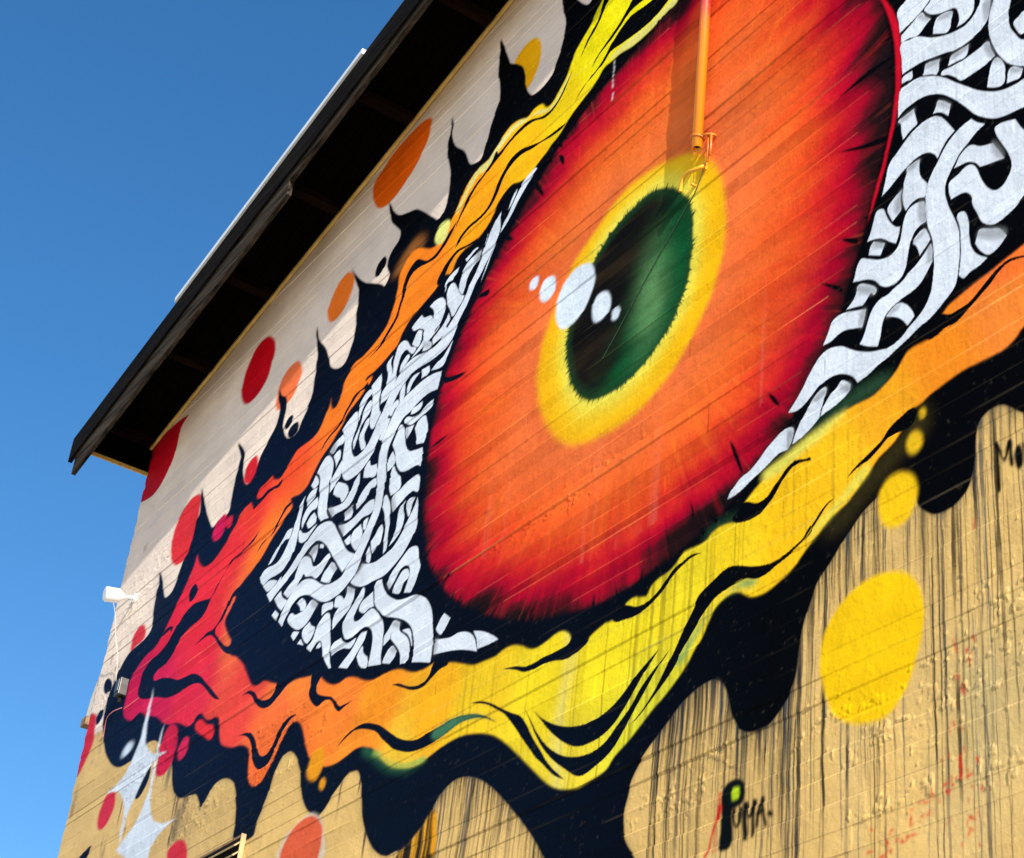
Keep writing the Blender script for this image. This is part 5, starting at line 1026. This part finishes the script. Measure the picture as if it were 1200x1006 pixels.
# ------------------------------------------------------------------ turn painted cells into mesh parts
def seen(X, Z, pad):
    d = np.stack([X - EYE.x, 0 * X - EYE.y, Z - EYE.z], -1)
    f = d @ np.array(fwd); u = 600 + 2211.54 * (d @ np.array(right)) / f; v = 503 + 2211.54 * (d @ np.array(down)) / f
    return (u > -pad) & (u < 1200 + pad) & (v > -pad) & (v < 1006 + pad)
acc = {}
scraps = []
def islands(r, c):
    """label 8-connected groups of cells by sweeping columns"""
    H = r.max() - r.min() + 1; W = c.max() - c.min() + 1
    g = np.full((H + 2, W + 2), -1, np.int64); rr = r - r.min() + 1; cc = c - c.min() + 1
    g[rr, cc] = np.arange(len(r))
    on = g >= 0
    while True:
        m = np.where(on, g, -1)
        n = m.copy()
        for ax in (0, 1):
            n = np.maximum(n, np.maximum(np.roll(n, 1, ax), np.roll(n, -1, ax)))
        n = np.where(on, n, -1)
        for _ in range(3):                             # long runs settle faster along the board
            n = run_max(n)
        if (n == g).all(): break
        g = n
    u, inv = np.unique(g[rr, cc], return_inverse=True)
    return inv
def run_max(n):
    out = n.copy()
    for row in out:
        b = np.flatnonzero(np.diff(np.concatenate([[False], row >= 0, [False]]).astype(np.int8)))
        for s, e in zip(b[::2], b[1::2]): row[s:e] = row[s:e].max()
    return out
def add_piece(key, grp):
    r = grp // (zn.W - 1); c = grp % (zn.W - 1)
    v0 = r * zn.W + c
    F = np.stack([v0, v0 + 1, v0 + zn.W + 1, v0 + zn.W], 1)
    u, inv = np.unique(F.ravel(), return_inverse=True)
    acc.setdefault(key, []).append((V[u], inv.reshape(-1, 4), col[u]))
for zn in ZN:
    h = relief(zn.GX, zn.GZ)
    jag = (fbm(zn.GZ * 6, 0 * zn.GZ + 2.2, 4) - 0.42) * 0.075 + 0.03 * np.clip(vnoise(zn.GZ * 23, 0 * zn.GZ + 8) - 0.75, 0, 1)
    GXj = zn.GX + jag * np.clip(1 - (zn.GX - X_LEFT) / 0.22, 0, 1)
    V = np.stack([GXj, -h, zn.GZ], -1).reshape(-1, 3).astype(np.float32)
    col = np.clip(zn.col * GAIN, 0.0006, 0.9).reshape(-1, 3).astype(np.float32)
    cx = (zn.GX[:-1, :-1] + zn.GX[1:, 1:]) / 2; cz = (zn.GZ[:-1, :-1] + zn.GZ[1:, 1:]) / 2
    ok = (cz < rake_z(cx) + 0.03) & seen(cx, cz, 70)
    lab = zn.lab[:-1, :-1].copy()
    band = np.clip(np.searchsorted(JZ, cz[:, 0]) - 1, 0, NB - 1)
    lab = np.where(lab < 0, -10 - band[:, None], lab)
    idx = np.where(ok.ravel())[0]
    ls = lab.ravel()[idx]
    o = np.argsort(ls, kind='stable'); idx = idx[o]; ls = ls[o]
    cuts = np.where(np.diff(ls))[0] + 1
    for grp in np.split(idx, cuts):
        if len(grp) == 0: continue
        l = int(lab.ravel()[grp[0]])
        r = grp // (zn.W - 1); c = grp % (zn.W - 1)
        pieces = [(l, grp)]
        if l <= -10:                                   # one object for each unbroken length of board
            comp = islands(r, c)
            pieces = [((l, k), grp[comp == k]) for k in range(comp.max() + 1)]
            small = np.concatenate([g for _, g in pieces if len(g) < 60] + [np.zeros(0, int)]).astype(int)
            if len(small): scraps.append(small)
            pieces = [p for p in pieces if len(p[1]) >= 60]
        for key, g in pieces: add_piece(key, g)
    if scraps: add_piece((-9, 0), np.concatenate(scraps))

def grid_mesh(name, chunks, parent):
    vs = []; fs = []; cs = []; n = 0
    for v, f, c in chunks:
        vs.append(v); fs.append(f + n); cs.append(c); n += len(v)
    v = np.concatenate(vs); f = np.concatenate(fs).astype(np.int32); c = np.concatenate(cs)
    me = bpy.data.meshes.new(name)
    me.vertices.add(len(v)); me.vertices.foreach_set('co', v.ravel())
    me.loops.add(f.size); me.loops.foreach_set('vertex_index', f.ravel())
    me.polygons.add(len(f)); me.polygons.foreach_set('loop_start', np.arange(len(f), dtype=np.int32) * 4)
    at = me.attributes.new('paint', 'FLOAT_COLOR', 'POINT')
    at.data.foreach_set('color', np.concatenate([c, np.ones((len(c), 1), np.float32)], 1).ravel())
    me.update(calc_edges=True)
    me.materials.append(M_WALL)
    o = bpy.data.objects.new(name, me); C.objects.link(o); o.parent = parent
    return o

building = tag(empty('gabled_building'), 'tall gabled concrete building, cream above and tan below, with dark timber eaves', 'building')
# body of the wall behind the painted face, and the rest of the building
XP = -2.5
ZP = rake_z(XP)
def gable(y0, y1, inset, x1):
    bm = bmesh.new()
    pts = [(X_LEFT + inset, 0.0), (x1, 0.0), (x1, rake_z(XP) - RAKE_M * (x1 - XP) - inset), (XP, ZP - inset), (X_LEFT + inset, rake_z(X_LEFT) - inset)]
    a = [bm.verts.new((x, y0, z)) for x, z in pts]; b = [bm.verts.new((x, y1, z)) for x, z in pts]
    bm.faces.new(a); bm.faces.new(b[::-1])
    for i in range(5): bm.faces.new((a[i], b[i], b[(i + 1) % 5], a[(i + 1) % 5]))
    bmesh.ops.recalc_face_normals(bm, faces=bm.faces)
    return bm
wall = obj('wall', gable(0.012, 14.0, 0.06, 10.0), M_CORE, building)
mural = tag(empty('mural'), 'giant painted eye with orange iris, green pupil and flame ribbons across the wall', 'mural')
for l in sorted(acc, key=str):
    if l == (-9, 0): tag(grid_mesh('paint_scrap', acc[l], wall), kind='stuff')
    elif isinstance(l, tuple): grid_mesh('board_band', acc[l], wall)
    else: grid_mesh(PARTS[l], acc[l], mural)
obj('side_wall', box(X_LEFT + 0.025, X_LEFT + 0.055, 0.03, 14.0, 0.0, rake_z(X_LEFT) - 0.01), M_CREAM, building)

# ------------------------------------------------------------------ eaves along the gable: trim, soffit boards, lookouts, barge boards, flashing
OV = 0.64
def raked(x0, x1, y0, y1, d0, d1):
    """bar following the rake between two offsets d0..d1 above the soffit line"""
    bm = bmesh.new()
    add_hex(bm, [(x0, y0, rake_z(x0) + d0), (x0, y1, rake_z(x0) + d0), (x0, y1, rake_z(x0) + d1), (x0, y0, rake_z(x0) + d1),
                 (x1, y0, rake_z(x1) + d0), (x1, y1, rake_z(x1) + d0), (x1, y1, rake_z(x1) + d1), (x1, y0, rake_z(x1) + d1)])
    bmesh.ops.recalc_face_normals(bm, faces=bm.faces)
    return bm
eaves = obj('roof', raked(X_LEFT - 0.12, XP, -OV, 14.4, 0.052, 0.082), M_ROOF, building)
bm = bmesh.new()
zr = ZP
add_hex(bm, [(XP, -OV, zr + 0.052), (XP, 14.4, zr + 0.052), (XP, 14.4, zr + 0.082), (XP, -OV, zr + 0.082),
             (10.6, -OV, zr + 0.052 - RAKE_M * 13.1), (10.6, 14.4, zr + 0.052 - RAKE_M * 13.1), (10.6, 14.4, zr + 0.082 - RAKE_M * 13.1), (10.6, -OV, zr + 0.082 - RAKE_M * 13.1)])
bmesh.ops.recalc_face_normals(bm, faces=bm.faces)
obj('roof', bm, M_ROOF, building)
er = random.Random(3)
# soffit boards run along the rake above the lookouts
nb = 5
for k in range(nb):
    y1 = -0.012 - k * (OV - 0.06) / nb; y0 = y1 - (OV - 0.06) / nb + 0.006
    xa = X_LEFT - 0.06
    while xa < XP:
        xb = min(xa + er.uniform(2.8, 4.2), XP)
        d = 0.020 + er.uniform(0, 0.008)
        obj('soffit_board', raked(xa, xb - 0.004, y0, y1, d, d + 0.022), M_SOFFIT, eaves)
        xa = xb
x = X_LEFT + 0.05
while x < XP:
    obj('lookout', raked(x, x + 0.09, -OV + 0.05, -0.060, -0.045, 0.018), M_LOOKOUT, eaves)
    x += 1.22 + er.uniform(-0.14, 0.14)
# ochre batten where wall meets soffit, in lengths
xa = X_LEFT - 0.07
while xa < XP:
    xb = min(xa + er.uniform(2.2, 3.4), XP)
    obj('trim_batten', raked(xa, xb - 0.003, -0.032 - er.uniform(0, 0.003), -0.008, -0.014, 0.016), M_TRIM, eaves)
    xa = xb
# strip closing the soffit at its low end
obj('end_strip', box(X_LEFT - 0.085, X_LEFT - 0.065, -OV + 0.03, 0.05, rake_z(X_LEFT) - 0.275, rake_z(X_LEFT) - 0.235), M_TRIM, eaves)
obj('end_board', box(X_LEFT - 0.062, X_LEFT - 0.01, -OV + 0.03, 0.03, rake_z(X_LEFT) - 0.24, rake_z(X_LEFT) + 0.015), M_SOFFIT, eaves)
# two overlapping barge boards in lengths, upper one proud
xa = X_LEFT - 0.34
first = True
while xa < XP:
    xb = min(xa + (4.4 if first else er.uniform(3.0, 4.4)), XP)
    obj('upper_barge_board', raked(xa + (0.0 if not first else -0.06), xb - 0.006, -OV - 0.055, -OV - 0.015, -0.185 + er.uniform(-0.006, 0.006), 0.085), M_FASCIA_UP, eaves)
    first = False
    xa = xb
xa = X_LEFT - 0.26
for xb, low in ((-14.2, -0.405), (-11.85, -0.412), (-8.6, -0.262), (-5.4, -0.255), (XP, -0.26)):
    obj('lower_barge_board', raked(xa, xb - 0.006, -OV - 0.030, -OV + 0.012, low, -0.16), M_FASCIA, eaves)
    xa = xb
xa = -14.05
while xa < -10.75:
    xb = min(xa + 1.35, -10.7)
    obj('metal_flashing', raked(xa, xb - 0.004, -OV - 0.075, -OV + 0.25, 0.087, 0.138 + er.uniform(0, 0.004)), M_FLASH, eaves)
    xa = xb
obj('roof_edge_roll', tube([(x, -OV - 0.03, rake_z(x) + 0.098) for x in (-10.69, -8.0, XP)], 0.022, 8), M_ROOF, eaves)

# ------------------------------------------------------------------ pipe on the iris, with clamp and straps
pipe_x, pipe_y, pipe_z = -6.912, -0.062, 9.005
pr = tag(empty('overflow_pipe', (pipe_x, pipe_y, pipe_z)), 'thin round pipe painted orange, running up the wall above the pupil', 'pipe')
bm = bmesh.new()
R = 0.032
prof = [(R, 1.9), (R, 0.0), (R - 0.005, 0.0), (R - 0.005, 0.25)]
rings = [[bm.verts.new((pipe_x + r * math.cos(2 * math.pi * k / 28), pipe_y + r * math.sin(2 * math.pi * k / 28), pipe_z + z)) for k in range(28)] for r, z in prof]
for a, b in zip(rings, rings[1:]):
    for k in range(28): bm.faces.new((a[k], a[(k + 1) % 28], b[(k + 1) % 28], b[k]))
bmesh.ops.recalc_face_normals(bm, faces=bm.faces)
pm = obj('pipe', bm, M_PIPE, pr, True)
pm.data.transform(Matrix.Translation((-pipe_x, -pipe_y, -pipe_z)))
pm.matrix_parent_inverse = Matrix.Identity(4)
obj('bore_shade_disc', tube([(pipe_x, pipe_y, pipe_z + 0.03), (pipe_x, pipe_y, pipe_z + 0.035)], R - 0.006, 20), M_DARK, pr)  # dark disc plugging the mouth, its colour stands for the shade inside
obj('clamp_ring', tube([(pipe_x + (R + 0.006) * math.cos(a), pipe_y + (R + 0.006) * math.sin(a), pipe_z + 0.085 - 0.01 * math.cos(a)) for a in [2 * math.pi * k / 20 for k in range(21)]], 0.008, 8), M_ORANGE, pr, True)
obj('clamp_arm', tube([(pipe_x + R, pipe_y, pipe_z + 0.085), (pipe_x + 0.09, pipe_y + 0.03, pipe_z + 0.075), (pipe_x + 0.10, -0.002, pipe_z + 0.07)], 0.008, 8), M_ORANGE, pr, True)
for dx, z1 in ((0.060, -0.115), (0.085, -0.085)):
    obj('strap', tube([(pipe_x + dx + 0.005, -0.030, pipe_z + 0.075), (pipe_x + dx + 0.004, -0.028, pipe_z), (pipe_x + dx - 0.002, -0.026, pipe_z + z1)], 0.007, 8), M_ORANGE, pr, True)
hr = tag(empty('bent_hook', (-6.86, 0, 8.86)), 'short bent iron hook painted yellow, fixed under the orange pipe', 'hook')
obj('arm', tube(smooth_path([(-6.905, 0.0, 8.895), (-6.895, -0.03, 8.875), (-6.93, -0.05, 8.865), (-6.985, -0.06, 8.875), (-7.03, -0.06, 8.865), (-7.055, -0.055, 8.83), (-7.07, -0.05, 8.785)]), 0.0125, 10), M_YELLOW, hr, True)
obj('base_plate', box(-6.925, -6.885, -0.010, 0.004, 8.865, 8.92, 0.003), M_YELLOW, hr)
obj('bolt', tube([(-6.985, 0.0, 8.80), (-6.985, -0.035, 8.80)], 0.008, 8), M_YELLOW, hr, True)
wire = obj('wire', tube(smooth_path([(-6.905, -0.012, 8.86), (-6.98, -0.011, 8.74), (-7.08, -0.010, 8.66), (-7.30, -0.010, 8.47), (-7.55, -0.010, 8.24), (-7.815, -0.010, 7.99)]), 0.0030, 6), M_SHADOW_LINE)  # thin dark strand added in place of a cast shadow line
tag(wire, 'thin dark strand standing for a slanting shadow line across the green pupil', 'wire')

# ------------------------------------------------------------------ floodlight at the corner with its cable
lamp = tag(empty('wall_lamp', (-15.40, 0, 9.25)), 'white round floodlight on a short arm near the wall corner', 'lamp')
ax = Vector((-15.40, -0.075, 9.218)); dirn = Vector((-0.10, -1.0, -0.16)).normalized()
bm = bmesh.new()
add_tube(bm, [ax, ax + dirn * 0.02, ax + dirn * 0.075, ax + dirn * 0.085, ax + dirn * 0.205, ax + dirn * 0.212], [0.012, 0.017, 0.060, 0.068, 0.071, 0.066], 24)
obj('head', bm, M_WHITE, lamp, False)
obj('lens', tube([ax + dirn * 0.213, ax + dirn * 0.218], 0.062, 24), M_WHITE, lamp)
obj('arm', tube(smooth_path([(-15.40, 0.0, 9.235), (-15.40, -0.025, 9.235), (-15.40, -0.045, 9.228), tuple(ax)]), 0.014, 10), M_WHITE, lamp, True)
obj('base_plate', tube([(-15.40, 0.004, 9.235), (-15.40, -0.018, 9.235)], 0.045, 16), M_WHITE, lamp)
cable = obj('cable', tube(smooth_path([tuple(ax + dirn * 0.12 + Vector((0, 0, -0.075))), (-15.42, -0.14, 9.0), (-15.42, -0.09, 8.80), (-15.40, -0.04, 8.62), (-15.38, -0.012, 8.38)]), 0.0029, 8), M_CREAM, None, True)
tag(cable, 'thin white cable hanging from the floodlight down the wall', 'cable')

# junction box, corner ledge, bracket under it, louvred vent
jb = tag(empty('junction_box', (-15.10, 0, 8.2)), 'small grey metal box on the dark paint near the corner', 'box')
obj('body', box(-15.17, -15.06, -0.075, 0.004, 8.14, 8.30, 0.006), M_METAL, jb)
obj('cover', box(-15.155, -15.075, -0.084, -0.076, 8.17, 8.285, 0.003), M_METAL, jb)
obj('knockout', tube([(-15.115, -0.03, 8.14), (-15.115, -0.03, 8.08)], 0.018, 10), M_DARK, jb)
bm = bmesh.new()
a = [bm.verts.new(p) for p in ((X_LEFT + 0.02, 0.01, 8.80), (X_LEFT + 0.02, 0.01, 8.20), (X_LEFT - 0.17, 0.01, 8.24), (X_LEFT - 0.15, 0.01, 8.42))]
b = [bm.verts.new((v.co.x, 0.9, v.co.z)) for v in a]
bm.faces.new(a); bm.faces.new(b[::-1])
for i in range(4): bm.faces.new((a[i], b[i], b[(i + 1) % 4], a[(i + 1) % 4]))
bmesh.ops.recalc_face_normals(bm, faces=bm.faces)
obj('corner_ledge', bm, M_CREAM, building)
br = obj('ledge_bracket', box(X_LEFT - 0.15, X_LEFT - 0.03, -0.03, 0.12, 8.13, 8.215, 0.006), M_RUST)
tag(br, 'small rusty box tucked under the ledge at the wall corner', 'box')

lw = obj('loose_wire', tube(smooth_path([(-15.06, -0.01, 8.02), (-15.16, -0.05, 8.00), (-15.28, -0.05, 7.97), (-15.36, -0.02, 7.88), (-15.38, -0.01, 7.84)]), 0.004, 6), plain('pink_wire_sheath', (0.55, 0.18, 0.20), 0.5, 0.4), None, True)
tag(lw, 'short loose pink wire dangling under the grey metal box', 'wire')

vent = tag(empty('louvre_vent', (-12.3, 0, 5.4)), 'tan louvred vent low on the wall below the dark drips', 'vent')
obj('recess_shade_panel', box(-12.75, -11.86, -0.028, -0.020, 5.2, 6.02), M_DARK, vent)  # flat dark sheet on the wall, painted as the shade behind the slats
obj('frame', box(-11.86, -11.850, -0.038, 0.0, 5.2, 6.045, 0.003), M_SLAT, vent)
obj('frame', box(-12.75, -11.862, -0.034, 0.0, 6.02, 6.04, 0.003), M_RUST, vent)
for k in range(11):
    z = 5.98 - 0.07 * k
    bm = bmesh.new()
    add_hex(bm, [(-12.75, -0.030, z), (-12.75, -0.036, z + 0.008), (-12.75, -0.075, z - 0.028), (-12.75, -0.069, z - 0.036),
                 (-11.864, -0.030, z), (-11.864, -0.036, z + 0.008), (-11.864, -0.075, z - 0.028), (-11.864, -0.069, z - 0.036)])
    bmesh.ops.recalc_face_normals(bm, faces=bm.faces)
    obj('slat', bm, M_SLAT, vent)

# ------------------------------------------------------------------ ground
bm = bmesh.new()
v = [bm.verts.new(p) for p in ((-1500, -1500, 0), (1500, -1500, 0), (1500, 1500, 0), (-1500, 1500, 0))]
bm.faces.new(v)
tag(obj('ground', bm, M_GROUND), kind='structure')
